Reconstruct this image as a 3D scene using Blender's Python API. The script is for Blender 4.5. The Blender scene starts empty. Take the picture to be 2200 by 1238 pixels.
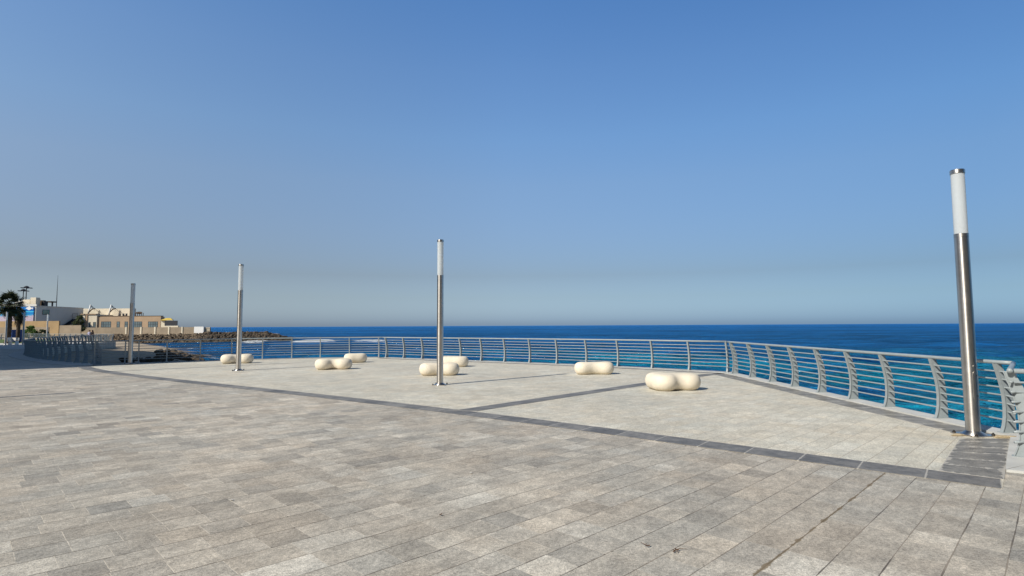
import bpy, bmesh, math, random
import numpy as np
from mathutils import Vector, Matrix, noise, geometry
R = math.radians
random.seed(7)

# ------------------------------------------------------------------ camera
scene = bpy.context.scene
EYE = 1.6
FPX = 1180.0                       # focal length for a 2200 px wide frame
pitch = math.atan(81.0 / FPX); roll = 0.0050
Fv = Vector((0, math.cos(pitch), math.sin(pitch)))
Rv = Vector((1, 0, 0)); Uv = Rv.cross(Fv)
R2 = math.cos(roll) * Rv - math.sin(roll) * Uv
U2 = math.sin(roll) * Rv + math.cos(roll) * Uv
cam_d = bpy.data.cameras.new('camera'); cam = bpy.data.objects.new('camera', cam_d)
scene.collection.objects.link(cam)
M3 = Matrix((R2, U2, -Fv)).transposed()
cam.matrix_world = Matrix.Translation((0, 0, EYE)) @ M3.to_4x4()
cam_d.sensor_width = 36; cam_d.lens = 36 * FPX / 2200
cam_d.clip_start = 0.05; cam_d.clip_end = 90000
scene.camera = cam

# ------------------------------------------------------------------ sky and sun
SUN_EL = R(38.9)
sd = Vector((-0.757 * math.cos(SUN_EL), -0.652 * math.cos(SUN_EL), math.sin(SUN_EL)))   # towards the sun
world = bpy.data.worlds.new('World'); scene.world = world; world.use_nodes = True
wn = world.node_tree; wn.nodes.clear()
sky = wn.nodes.new('ShaderNodeTexSky'); sky.sky_type = 'NISHITA'; sky.sun_disc = False
sky.sun_elevation = SUN_EL; sky.sun_rotation = math.atan2(sd.x, sd.y)
sky.altitude = 0; sky.air_density = 1.0; sky.dust_density = 1.0; sky.ozone_density = 1.0
bg = wn.nodes.new('ShaderNodeBackground'); bg.inputs['Strength'].default_value = 0.10
wo = wn.nodes.new('ShaderNodeOutputWorld')
# sky colour tinted by height above the horizon, dimmed overhead to cut fill light
geo = wn.nodes.new('ShaderNodeTexCoord'); sep = wn.nodes.new('ShaderNodeSeparateXYZ'); ramp = wn.nodes.new('ShaderNodeValToRGB')
wn.links.new(geo.outputs['Generated'], sep.inputs[0]); wn.links.new(sep.outputs[2], ramp.inputs[0])
cr_ = ramp.color_ramp; cr_.interpolation = 'EASE'; cr_.interpolation = 'LINEAR'
SKYT = [(0.0, (.70, .98, 1.64)), (.013, (.70, .98, 1.62)), (.05, (.67, .82, 1.15)), (.09, (.665, .735, .915)), (.168, (.85, .945, 1.115)), (.249, (1.02, 1.16, 1.32)), (.326, (1.05, 1.32, 1.55)), (.43, (1.02, 1.38, 1.72)), (.524, (.90, 1.38, 1.84)), (.60, (.62, .86, 1.08)), (.75, (.30, .36, .40)), (1.0, (.26, .30, .33))]
for i, (p_, c_) in enumerate(SKYT):
    e_ = cr_.elements[i] if i < 2 else cr_.elements.new(p_)
    e_.position = p_; e_.color = (c_[0] / 2, c_[1] / 2, c_[2] / 2, 1)
mul1 = wn.nodes.new('ShaderNodeVectorMath'); mul1.operation = 'MULTIPLY'; mul2 = wn.nodes.new('ShaderNodeVectorMath'); mul2.operation = 'SCALE'; mul2.inputs['Scale'].default_value = 2.0
wn.links.new(sky.outputs[0], mul1.inputs[0]); wn.links.new(ramp.outputs[0], mul1.inputs[1]); wn.links.new(mul1.outputs[0], mul2.inputs[0])
ramp2 = wn.nodes.new('ShaderNodeValToRGB'); mx_ = wn.nodes.new('ShaderNodeMath'); mx_.operation = 'MULTIPLY_ADD'; mx_.inputs[1].default_value = 0.5; mx_.inputs[2].default_value = 0.5
wn.links.new(sep.outputs[0], mx_.inputs[0]); wn.links.new(mx_.outputs[0], ramp2.inputs[0])
for i, (p_, c_) in enumerate(((.17, (1.17, 1.04, .95)), (.5, (1.0, 1.0, 1.0)), (.82, (.67, .77, .83)))):       # left-to-right tint multiplied into the sky colour, countering the sky model's brightness pattern
    e_ = ramp2.color_ramp.elements[i] if i < 2 else ramp2.color_ramp.elements.new(p_)
    e_.position = p_; e_.color = (c_[0] / 2, c_[1] / 2, c_[2] / 2, 1)
mul3 = wn.nodes.new('ShaderNodeVectorMath'); mul3.operation = 'MULTIPLY'; mul4 = wn.nodes.new('ShaderNodeVectorMath'); mul4.operation = 'SCALE'; mul4.inputs['Scale'].default_value = 2.0
wn.links.new(mul2.outputs[0], mul3.inputs[0]); wn.links.new(ramp2.outputs[0], mul3.inputs[1]); wn.links.new(mul3.outputs[0], mul4.inputs[0])
wn.links.new(mul4.outputs[0], bg.inputs['Color']); wn.links.new(bg.outputs[0], wo.inputs['Surface'])
sun_d = bpy.data.lights.new('sun', 'SUN'); sun_d.energy = 5.0; sun_d.angle = R(0.53); sun_d.color = (1, 0.94, 0.84)
sun = bpy.data.objects.new('sun', sun_d); scene.collection.objects.link(sun)
sun.rotation_euler = sd.to_track_quat('Z', 'Y').to_euler()
scene.view_settings.view_transform = 'Standard'; scene.view_settings.look = 'None'
scene.view_settings.exposure = 0.0; scene.view_settings.gamma = 1.0
scene.view_settings.use_curve_mapping = False

# ------------------------------------------------------------------ helpers
C = scene.collection
def smooth(me):
    me.polygons.foreach_set('use_smooth', [True] * len(me.polygons))
def obj(name, bm, mat, parent=None, sm=False, loc=None):
    me = bpy.data.meshes.new(name)
    if isinstance(bm, bmesh.types.BMesh):
        bm.normal_update(); bm.to_mesh(me); bm.free()
    else:
        me.from_pydata([tuple(v) for v in bm[0]], [], bm[1]); me.update()
    me.materials.append(mat)
    if sm: smooth(me)
    o = bpy.data.objects.new(name, me); C.objects.link(o)
    if loc: o.location = loc
    if parent is not None: o.parent = parent
    return o
def tag(o, label=None, cat=None, group=None, kind=None):
    if label: o['label'] = label
    if cat: o['category'] = cat
    if group: o['group'] = group
    if kind: o['kind'] = kind
    return o
def thing(name, label, cat, loc=(0, 0, 0), rz=0.0, group=None):
    o = bpy.data.objects.new(name, None); C.objects.link(o)
    o.location = loc; o.rotation_euler = (0, 0, rz); o.empty_display_size = 0.2
    return tag(o, label, cat, group)
def copy_tree(o, parent=None):
    c = o.copy(); C.objects.link(c)
    if parent is not None: c.parent = parent
    for ch in list(o.children): copy_tree(ch, c)
    return c
def box(bm, x0, x1, y0, y1, z0, z1, M=None):
    vs = [Vector((x, y, z)) for z in (z0, z1) for x, y in ((x0, y0), (x1, y0), (x1, y1), (x0, y1))]
    if M: vs = [M @ v for v in vs]
    v = [bm.verts.new(p) for p in vs]
    for f in ((3, 2, 1, 0), (4, 5, 6, 7), (0, 1, 5, 4), (1, 2, 6, 5), (2, 3, 7, 6), (3, 0, 4, 7)):
        bm.faces.new([v[i] for i in f])
def lathe(bm, prof, n=32, M=None, cap=True):
    rings = []
    for r, z in prof:
        ring = []
        for i in range(n):
            a = 2 * math.pi * i / n; p = Vector((r * math.cos(a), r * math.sin(a), z))
            ring.append(bm.verts.new(M @ p if M else p))
        rings.append(ring)
    for a, b in zip(rings, rings[1:]):
        for i in range(n):
            bm.faces.new((a[i], a[(i + 1) % n], b[(i + 1) % n], b[i]))
    if cap:
        bm.faces.new(rings[0][::-1]); bm.faces.new(rings[-1])
def tube(bm, pts, r, n=8, r1=None):
    pts = [Vector(p) for p in pts]; rings = []
    for i, p in enumerate(pts):
        a = pts[max(i - 1, 0)]; b = pts[min(i + 1, len(pts) - 1)]
        t = (b - a).normalized()
        up = Vector((0, 0, 1)) if abs(t.z) < 0.9 else Vector((0, 1, 0))
        s = t.cross(up).normalized(); u = s.cross(t)
        rr = r if r1 is None else r + (r1 - r) * i / (len(pts) - 1)
        # mitre
        if 0 < i < len(pts) - 1:
            c = max(0.5, (p - a).normalized().dot(t)); rs = rr / c
        else: rs = rr
        rings.append([bm.verts.new(p + s * math.cos(q) * rs + u * math.sin(q) * rr) for q in [2 * math.pi * k / n for k in range(n)]])
    for a, b in zip(rings, rings[1:]):
        for k in range(n): bm.faces.new((a[k], b[k], b[(k + 1) % n], a[(k + 1) % n]))
    bm.faces.new(rings[0]); bm.faces.new(rings[-1][::-1])

class NT:
    """small wrapper for writing shader maths"""
    def __init__(s, name, rough=0.7, spec=0.3, metal=0.0):
        s.m = bpy.data.materials.new(name); s.m.use_nodes = True
        s.t = s.m.node_tree; s.b = s.t.nodes['Principled BSDF']
        s.b.inputs['Roughness'].default_value = rough; s.b.inputs['Specular IOR Level'].default_value = spec
        s.b.inputs['Metallic'].default_value = metal
    def n(s, kind, **kw):
        nd = s.t.nodes.new('ShaderNode' + kind)
        for k, v in kw.items(): setattr(nd, k, v)
        return nd
    def put(s, sock, v):
        if isinstance(v, bpy.types.NodeSocket): s.t.links.new(v, sock)
        elif v is not None:
            if isinstance(v, tuple) and len(v) == 3 and sock.type == 'RGBA': v = v + (1,)
            sock.default_value = v
    def ma(s, op, a, b=None, c=None, clamp=False):
        nd = s.n('Math', operation=op, use_clamp=clamp)
        s.put(nd.inputs[0], a)
        if b is not None: s.put(nd.inputs[1], b)
        if c is not None: s.put(nd.inputs[2], c)
        return nd.outputs[0]
    def mix(s, f, a, b, blend='MIX'):
        nd = s.n('Mix', data_type='RGBA', blend_type=blend)
        s.put(nd.inputs[0], f); s.put(nd.inputs[6], a); s.put(nd.inputs[7], b)
        return nd.outputs[2]
    def noise(s, vec, scale, detail=3, rough=0.5, color=False):
        nd = s.n('TexNoise'); nd.inputs['Scale'].default_value = scale; nd.inputs['Detail'].default_value = detail
        nd.inputs['Roughness'].default_value = rough
        if vec is not None: s.put(nd.inputs['Vector'], vec)
        return nd.outputs[1 if color else 0]
    def ramp(s, f, lo, hi, a=0.0, b=1.0):
        nd = s.n('MapRange'); s.put(nd.inputs[0], f); nd.inputs[1].default_value = lo; nd.inputs[2].default_value = hi
        nd.inputs[3].default_value = a; nd.inputs[4].default_value = b; nd.interpolation_type = 'SMOOTHSTEP'
        return nd.outputs[0]
    def xyz(s, v):
        nd = s.n('SeparateXYZ'); s.put(nd.inputs[0], v); return nd.outputs
    def vec(s, x, y, z=0.0):
        nd = s.n('CombineXYZ'); s.put(nd.inputs[0], x); s.put(nd.inputs[1], y); s.put(nd.inputs[2], z); return nd.outputs[0]
    def scalev(s, v, x, y, z):
        nd = s.n('VectorMath', operation='MULTIPLY'); s.put(nd.inputs[0], v); nd.inputs[1].default_value = (x, y, z); return nd.outputs[0]
    def white(s, v, color=False):
        nd = s.n('TexWhiteNoise', noise_dimensions='3D'); s.put(nd.inputs[0], v); return nd.outputs[1 if color else 0]
    def pos(s): return s.n('NewGeometry').outputs['Position']
    def objco(s): return s.n('TexCoord').outputs['Object']
    def uv(s): return s.n('TexCoord').outputs['UV']
    def col(s, v): s.put(s.b.inputs['Base Color'], v); return s
    def rough(s, v): s.put(s.b.inputs['Roughness'], v); return s
    def bump(s, h, strength=0.3, dist=0.01, normal=None):
        nd = s.n('Bump'); nd.inputs['Strength'].default_value = strength; nd.inputs['Distance'].default_value = dist
        s.put(nd.inputs['Height'], h)
        if normal is not None: s.t.links.new(normal, nd.inputs['Normal'])
        s.t.links.new(nd.outputs[0], s.b.inputs['Normal']); return nd.outputs[0]

def plain(name, col, rough=0.7, var=0.12, scale=3.0, metal=0.0, spec=0.3, bump=0.0):
    """a painted or rendered surface with slight blotches"""
    m = NT(name, rough, spec, metal); p = m.objco()
    n1 = m.noise(p, scale, 5, 0.6); f = m.ramp(n1, 0.3, 0.7, 1 - var, 1 + var)
    m.col(m.mix(1.0, tuple(col), m.vec(f, f, f), 'MULTIPLY'))
    if bump: m.bump(m.noise(p, scale * 12, 4, 0.6), bump, 0.01)
    return m.m

# ------------------------------------------------------------------ paving materials
def paving(name, ca, cb, dark, light, contrast, joint_dark, stains, seed):
    m = NT(name, 0.62, 0.35)
    p = m.pos(); x, y, z = m.xyz(p)
    ca_, sa_ = math.cos(R(45.3)), math.sin(R(45.3))
    # slightly wavering rows
    wob = m.ma('MULTIPLY', m.ma('SUBTRACT', m.noise(p, 0.9, 2), 0.5), 0.02)
    u = m.ma('ADD', m.ma('MULTIPLY', x, ca_), m.ma('MULTIPLY', y, sa_))
    v = m.ma('ADD', m.ma('MULTIPLY', x, -sa_), m.ma('MULTIPLY', y, ca_))
    V = m.ma('ADD', v, m.ma('MULTIPLY', m.ma('MULTIPLY', u, v), 0.0145))
    V = m.ma('ADD', V, wob)
    rv = m.ma('SUBTRACT', m.ma('DIVIDE', V, 0.30), 0.133); row = m.ma('FLOOR', rv); fv = m.ma('SUBTRACT', rv, row)
    rr = m.white(m.vec(row, seed, 3.0)); rr2 = m.white(m.vec(row, seed, 9.0))
    L = m.ma('ADD', 0.30, m.ma('MULTIPLY', m.ma('GREATER_THAN', rr, 0.72), 0.16))
    ru = m.ma('ADD', m.ma('DIVIDE', u, L), m.ma('MULTIPLY', rr2, 9.0))
    colm = m.ma('FLOOR', ru); fu = m.ma('SUBTRACT', ru, colm)
    cell = m.white(m.vec(row, colm, seed)); cell2 = m.white(m.vec(colm, row, seed + 5.0))
    ccol = m.white(m.vec(row, colm, seed + 2.0), True)
    dv = m.ma('MULTIPLY', m.ma('MINIMUM', fv, m.ma('SUBTRACT', 1.0, fv)), 0.30)
    du = m.ma('MULTIPLY', m.ma('MINIMUM', fu, m.ma('SUBTRACT', 1.0, fu)), L)
    # tile colour
    base = m.mix(cell, ca, cb)
    isd = m.ramp(cell2, 0.80, 0.97); isl = m.ramp(cell2, 0.13, 0.02)
    base = m.mix(m.ma('MULTIPLY', isd, contrast), base, dark)
    base = m.mix(m.ma('MULTIPLY', isl, contrast), base, light)
    # hue shift per tile
    tint = m.mix(m.ma('MULTIPLY', 0.35, 1.0), (1, 1, 1), m.mix(ccol, (0.90, 0.97, 1.04), (1.08, 1.0, 0.90)))
    base = m.mix(1.0, base, tint, 'MULTIPLY')
    # veins running inside the stone, different in each tile
    off = m.n('VectorMath', operation='ADD'); m.put(off.inputs[0], m.vec(m.ma('MULTIPLY', u, 3.2), m.ma('MULTIPLY', v, 5.0), 0.0))
    m.put(off.inputs[1], m.scalev(ccol, 30, 30, 30))
    vein = m.noise(off.outputs[0], 1.6, 5, 0.62)
    fvn = m.ramp(vein, 0.28, 0.72, 1 - 0.30 * contrast, 1 + 0.24 * contrast)
    base = m.mix(1.0, base, m.vec(fvn, fvn, fvn), 'MULTIPLY')
    # broad worn and dirty areas
    big = m.noise(p, 0.32, 5, 0.6); fb = m.ramp(big, 0.34, 0.66, 1 - 0.20 * contrast, 1 + 0.16 * contrast)
    fb2 = m.ramp(m.noise(m.scalev(p, 1.0, 1.0, 1.0), 1.7, 5, 0.65), 0.3, 0.7, 1 - 0.19 * contrast, 1 + 0.15 * contrast)
    fb = m.ma('MULTIPLY', fb, fb2)
    base = m.mix(1.0, base, m.vec(fb, fb, m.ma('MULTIPLY', fb, 0.985)), 'MULTIPLY')
    hue = m.ramp(m.noise(p, 0.55, 4, 0.6), 0.38, 0.62)
    base = m.mix(contrast * 0.9, base, m.mix(1.0, base, m.mix(hue, (0.965, 1.0, 1.03), (1.035, 1.0, 0.965)), 'MULTIPLY'))
    patch = m.ramp(m.noise(m.vec(m.ma('MULTIPLY', u, 0.8), m.ma('MULTIPLY', v, 1.5), seed), 1.3, 6, 0.72), 0.56, 0.66)
    base = m.mix(m.ma('MULTIPLY', patch, 0.26 * contrast), base, (0.20, 0.19, 0.165))
    # granite grain
    g1 = m.noise(p, 105, 4, 0.8); g2 = m.noise(p, 320, 2, 0.6)
    g3 = m.noise(p, 38, 3, 0.7); g4 = m.noise(off.outputs[0], 4.2, 4, 0.75)
    gg0 = m.ma('ADD', m.ramp(g3, 0.32, 0.68, -0.26, 0.26), m.ramp(g4, 0.34, 0.66, -0.13, 0.13))
    gg = m.ma('ADD', gg0, m.ramp(g1, 0.32, 0.68, -0.50, 0.52))
    gg = m.ma('ADD', gg, m.ramp(g2, 0.3, 0.7, -0.2, 0.2))
    gf = m.ma('ADD', 1.0, m.ma('MULTIPLY', gg, 0.12 + 1.05 * contrast))
    base = m.mix(1.0, base, m.vec(gf, gf, gf), 'MULTIPLY')
    # sparse dark spots
    sp = m.ramp(m.noise(p, 7.0, 3, 0.6), 0.735, 0.77)
    base = m.mix(m.ma('MULTIPLY', sp, 0.75 * contrast), base, (0.06, 0.05, 0.04))
    # chipped corners
    chip = m.ma('MULTIPLY', m.ma('MULTIPLY', m.ramp(m.ma('ADD', m.ma('MULTIPLY', du, 0.45), dv), 0.016, 0.010), m.ma('GREATER_THAN', cell2, 0.80)), m.ma('GREATER_THAN', m.noise(p, 3.1, 2), 0.48))
    base = m.mix(m.ma('MULTIPLY', chip, min(1.0, contrast * 1.5)), base, (0.05, 0.04, 0.03))
    # joints: cross joints thin and pale, row joints thin, dark and broken
    jn = m.noise(p, 2.6, 4, 0.7); jn2 = m.noise(p, 1.1, 3, 0.6); jn3 = m.noise(p, 11.0, 3, 0.7)
    wv = m.ma('MULTIPLY', m.ramp(jn, 0.38, 0.72), joint_dark)
    wv = m.ma('ADD', wv, m.ma('MULTIPLY', m.ramp(jn3, 0.62, 0.72), 0.004))
    wv = m.ma('ADD', wv, 0.0017 if contrast > .5 else 0.0030)
    jv = m.ramp(m.ma('SUBTRACT', dv, wv), 0.0016, 0.0)
    ju = m.ma('MULTIPLY', m.ramp(m.ma('SUBTRACT', du, 0.0016 if contrast > .5 else 0.0022), 0.0024, 0.0), m.ramp(jn3, 0.36, 0.60))
    base = m.mix(m.ma('MULTIPLY', ju, 0.80), base, (0.64, 0.58, 0.48) if contrast > .5 else (0.36, 0.31, 0.24))
    jcol = m.mix(m.ramp(jn2, 0.42, 0.6), (0.07, 0.055, 0.04), (0.26, 0.22, 0.17)) if joint_dark > 0.002 else (0.36, 0.31, 0.24)
    base = m.mix(m.ma('MULTIPLY', jv, 0.85), base, jcol)
    if stains:
        # dirty seam between two rows: brown sand and moss washed along the joint
        k = 1.0
        rowsel = m.ma('MULTIPLY', m.ma('LESS_THAN', m.ma('ABSOLUTE', m.ma('SUBTRACT', V, stains)), 0.10), m.ma('GREATER_THAN', u, 2.0))
        dd = m.ma('SUBTRACT', m.ma('ABSOLUTE', m.ma('SUBTRACT', V, stains)), m.ma('MULTIPLY', m.ramp(m.noise(p, 5.5, 4, 0.7), 0.35, 0.85), 0.034))
        st = m.ma('MULTIPLY', m.ramp(dd, 0.006, -0.004), rowsel)
        base = m.mix(m.ma('MULTIPLY', st, 0.8), base, m.mix(m.noise(p, 14, 3), (0.10, 0.075, 0.03), (0.24, 0.17, 0.09)))
        ej = m.ramp(m.ma('SUBTRACT', m.ma('ABSOLUTE', m.ma('SUBTRACT', V, 9.94)), m.ma('MULTIPLY', jn, 0.012)), 0.005, 0.0)
        base = m.mix(m.ma('MULTIPLY', ej, 0.8), base, (0.09, 0.075, 0.06))
        rust = m.ramp(m.noise(p, 1.9, 4, 0.75), 0.72, 0.80)
        base = m.mix(m.ma('MULTIPLY', rust, 0.25), base, (0.30, 0.16, 0.08))
    m.col(base)
    m.rough(m.ramp(g1, 0.3, 0.7, 0.50, 0.72))
    hgt = m.ma('SUBTRACT', m.ma('MULTIPLY', g1, 0.12), m.ma('ADD', m.ma('MULTIPLY', jv, 0.9), m.ma('MULTIPLY', ju, 0.25)))
    hgt = m.ma('ADD', hgt, m.ma('MULTIPLY', cell, 0.12))
    m.bump(hgt, 0.5, 0.006)
    return m.m

M_pave = paving('weathered_granite_paving', (0.398, 0.362, 0.310), (0.480, 0.440, 0.378), (0.275, 0.256, 0.226), (0.60, 0.56, 0.49), 0.64, 0.0042, 1.54, 1.0)
M_plat = paving('pale_granite_paving', (0.540, 0.508, 0.430), (0.600, 0.566, 0.484), (0.485, 0.45, 0.38), (0.65, 0.615, 0.54), 0.42, 0.0010, 0, 4.0)

def band_material(name, ca, cb, spacing, smear=0.5):
    m = NT(name, 0.5, 0.4); uvs = m.uv(); x, y, z = m.xyz(uvs); p = m.pos()
    ru = m.ma('DIVIDE', x, spacing); ci = m.ma('FLOOR', ru); fu = m.ma('SUBTRACT', ru, ci)
    cell = m.white(m.vec(ci, 2.0, 1.0))
    du = m.ma('MULTIPLY', m.ma('MINIMUM', fu, m.ma('SUBTRACT', 1.0, fu)), spacing)
    base = m.mix(cell, ca, cb)
    st = m.noise(m.vec(m.ma('MULTIPLY', x, 5.0), m.ma('MULTIPLY', y, 0.9), m.ma('MULTIPLY', cell, 40)), 1.3, 6, 0.7)
    f = m.ramp(st, 0.3, 0.7, 0.70, 1.35); base = m.mix(1.0, base, m.vec(f, f, f), 'MULTIPLY')
    g = m.noise(p, 130, 3, 0.7); gf = m.ramp(g, 0.3, 0.7, 0.86, 1.14)
    base = m.mix(1.0, base, m.vec(gf, gf, gf), 'MULTIPLY')
    # cement smears around the joints and at the edges
    nn = m.noise(m.vec(m.ma('MULTIPLY', x, 3), m.ma('MULTIPLY', y, 2.2), 0.0), 1.6, 4, 0.65)
    w = m.ma('MULTIPLY', m.ramp(nn, 0.42, 0.8), 0.075 * smear)
    j = m.ramp(m.ma('SUBTRACT', du, w), 0.009, 0.003)
    nn2 = m.noise(m.vec(m.ma('MULTIPLY', x, 5), m.ma('MULTIPLY', y, .6), 4.0), 1.3, 4, 0.6)
    ed = m.ma('MULTIPLY', m.ma('SUBTRACT', 1.0, m.ma('ABSOLUTE', y)), 0.26)
    j2 = m.ramp(m.ma('SUBTRACT', ed, m.ma('MULTIPLY', m.ramp(nn2, 0.42, 0.75), 0.055 * smear)), 0.010, 0.0)
    j = m.ma('MAXIMUM', j, m.ma('MULTIPLY', j2, min(1.0, smear)))
    base = m.mix(m.ma('MULTIPLY', j, 0.72), base, (0.50, 0.47, 0.41))
    m.col(base); m.bump(m.ma('ADD', m.ma('MULTIPLY', g, 0.3), m.ma('MULTIPLY', j, 0.4)), 0.35, 0.004)
    return m.m
M_band = band_material('dark_slate_band', (0.125, 0.118, 0.108), (0.215, 0.202, 0.182), 0.60, 0.14)
M_band2 = band_material('grey_slate_edging', (0.165, 0.155, 0.136), (0.235, 0.222, 0.196), 0.44, 1.2)

M_kerb = plain('painted_kerb', (0.50, 0.50, 0.475), 0.6, 0.10, 2.0, bump=0.15)
M_conc = plain('light_concrete', (0.55, 0.54, 0.51), 0.75, 0.12, 0.8, bump=0.2)
M_seawall = plain('seawall_concrete', (0.30, 0.28, 0.25), 0.85, 0.3, 0.6, bump=0.4)
M_paint = plain('grey_painted_steel', (0.295, 0.33, 0.34), 0.38, 0.06, 6.0, spec=0.5)
def worn_paint():
    m = NT('worn_grey_paint', 0.40, 0.5); p = m.pos()
    n = m.noise(p, 9, 5, 0.7); r = m.ramp(m.noise(p, 26, 4, 0.7), 0.70, 0.76)
    f = m.ramp(n, 0.3, 0.7, 0.93, 1.05)
    b = m.mix(1.0, (0.29, 0.325, 0.333), m.vec(f, f, f), 'MULTIPLY')
    m.col(m.mix(m.ma('MULTIPLY', r, 0.6), b, (0.27, 0.20, 0.14))); return m.m
M_post = worn_paint()
ANIROT = 0.25
def steel():
    m = NT('brushed_stainless_steel', 0.30, 0.5, 1.0); p = m.objco()
    n = m.noise(m.scalev(p, 1, 1, 260), 1.2, 4, 0.6); n2 = m.noise(p, 4, 5, 0.7)
    f = m.ramp(n2, 0.3, 0.75, 0.88, 1.05)
    m.col(m.mix(1.0, (0.60, 0.57, 0.53), m.vec(f, f, f), 'MULTIPLY'))
    m.rough(m.ma('ADD', m.ramp(n, 0.3, 0.7, 0.30, 0.40), m.ramp(n2, 0.5, 0.8, 0.0, 0.08)))
    tg = m.n('Tangent', direction_type='RADIAL', axis='Z'); m.t.links.new(tg.outputs[0], m.b.inputs['Tangent']); m.b.inputs['Anisotropic'].default_value = 0.75; m.b.inputs['Anisotropic Rotation'].default_value = ANIROT
    return m.m
M_steel = steel()
def frosted():
    m = NT('frosted_lamp_cover', 0.35, 0.4)
    m.col((0.72, 0.765, 0.79)); m.b.inputs['Transmission Weight'].default_value = 0.0
    tr = m.n('BsdfTranslucent'); tr.inputs[0].default_value = (0.80, 0.83, 0.84, 1)
    mx = m.n('MixShader'); mx.inputs[0].default_value = 0.42
    out = m.t.nodes['Material Output']
    m.t.links.new(m.b.outputs[0], mx.inputs[1]); m.t.links.new(tr.outputs[0], mx.inputs[2]); m.t.links.new(mx.outputs[0], out.inputs['Surface'])
    return m.m
M_frost = frosted()
M_bolt = plain('dark_bolt', (0.05, 0.045, 0.04), 0.5, 0.2, 20, metal=0.6)
def stone_bench():
    m = NT('cream_cast_stone', 0.75, 0.25); p = m.objco()
    n = m.noise(p, 3.5, 6, 0.65); f = m.ramp(n, 0.3, 0.72, 0.90, 1.05)
    b = m.mix(1.0, (0.76, 0.685, 0.555), m.vec(f, f, f), 'MULTIPLY')
    pit = m.ramp(m.noise(p, 32, 3, 0.6), 0.70, 0.76)
    b = m.mix(m.ma('MULTIPLY', pit, 0.5), b, (0.42, 0.34, 0.24))
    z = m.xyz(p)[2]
    foot_tone = m.ma('MULTIPLY', m.ramp(m.ma('ADD', z, m.ma('MULTIPLY', m.noise(p, 6, 4), 0.08)), 0.14, 0.04), 0.35)  # browner and darker towards the bottom
    b = m.mix(foot_tone, b, (0.42, 0.33, 0.20))
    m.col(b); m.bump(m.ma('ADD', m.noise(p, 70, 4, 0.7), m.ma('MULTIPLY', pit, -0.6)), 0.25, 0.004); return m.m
M_bench = stone_bench()

# ------------------------------------------------------------------ the lie of the land
def zg(x, y):
    t = max(0.0, -(x + 17) * .75 + (y - 23) * .66)
    return -.4 * (1 - math.exp(-t / 20))
SEA = -2.5

# fence lines (feet of the inner flange of the posts)
SEG1 = [(-18.15, 24.0), (-17.30, 24.68), (-16.9, 24.98), (-15.95, 25.50), (-14.75, 26.10), (-13.55, 26.66), (-12.30, 27.18), (-11.05, 27.66), (-9.75, 28.02), (-8.35, 28.26), (-6.86, 28.33)]
SEG2 = [(-6.44, 28.02), (-5.42, 27.36), (-4.40, 26.70), (-3.42, 26.10), (-2.44, 25.50), (-1.44, 24.86), (-.38, 24.18), (.70, 23.48), (1.79, 22.74), (2.90, 21.96), (4.00, 21.13), (5.08, 20.23), (6.13, 19.27), (7.10, 18.33)]
SEG3 = [(7.05, 17.80), (7.05, 16.50), (7.05, 15.24), (7.05, 14.05), (7.05, 12.83), (7.05, 11.66), (7.05, 10.55), (7.05, 9.28), (7.05, 8.04)]
LEFT = [(-18.65, 24.75), (-19.3, 25.35), (-20.26, 26.05), (-21.38, 26.98), (-22.4, 27.75), (-23.45, 28.62), (-24.52, 29.51), (-25.58, 30.41), (-26.6, 31.28), (-27.55, 32.12), (-28.5, 33.0), (-29.5, 33.95), (-30.5, 34.9), (-31.5, 35.88), (-32.5, 36.88), (-33.45, 37.85), (-34.4, 38.85), (-35.35, 39.95), (-36.3, 41.1)]
p0 = Vector(LEFT[-1])
for a, b in (((-36.3, 41.1), (-43.0, 49.6)), ((-43.0, 49.6), (-51.4, 63.5)), ((-51.4, 63.5), (-57.6, 78.2))):
    a, b = Vector(a), Vector(b); n = round((b - a).length / 1.3)
    for i in range(1, n + 1): q = a.lerp(b, i / n); LEFT.append((q.x, q.y))
FAR = []
for a, b in (((-58.0, 80.2), (-60.6, 82.3)), ((-60.6, 82.3), (-66.0, 85.5)), ((-66.0, 85.5), (-98.0, 100.0))):
    a, b = Vector(a), Vector(b); n = round((b - a).length / 1.45)
    for i in range(0, n): q = a.lerp(b, i / n); FAR.append((q.x, q.y))
FAR.append((-98.0, 100.0))
CORNER = (7.2, 7.95); C5 = (5.95, 6.55)

def normals(path, side):
    """outward unit normals, side=+1: to the left of travel, -1: to the right"""
    out = []
    for i in range(len(path)):
        a = Vector(path[max(i - 1, 0)]); b = Vector(path[min(i + 1, len(path) - 1)])
        t = (b - a).normalized(); out.append(Vector((-t.y, t.x)) * side)
    return out
def offs(path, side, o):
    return [(Vector(p) + n * o) for p, n in zip(path, normals(path, side))]

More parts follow.
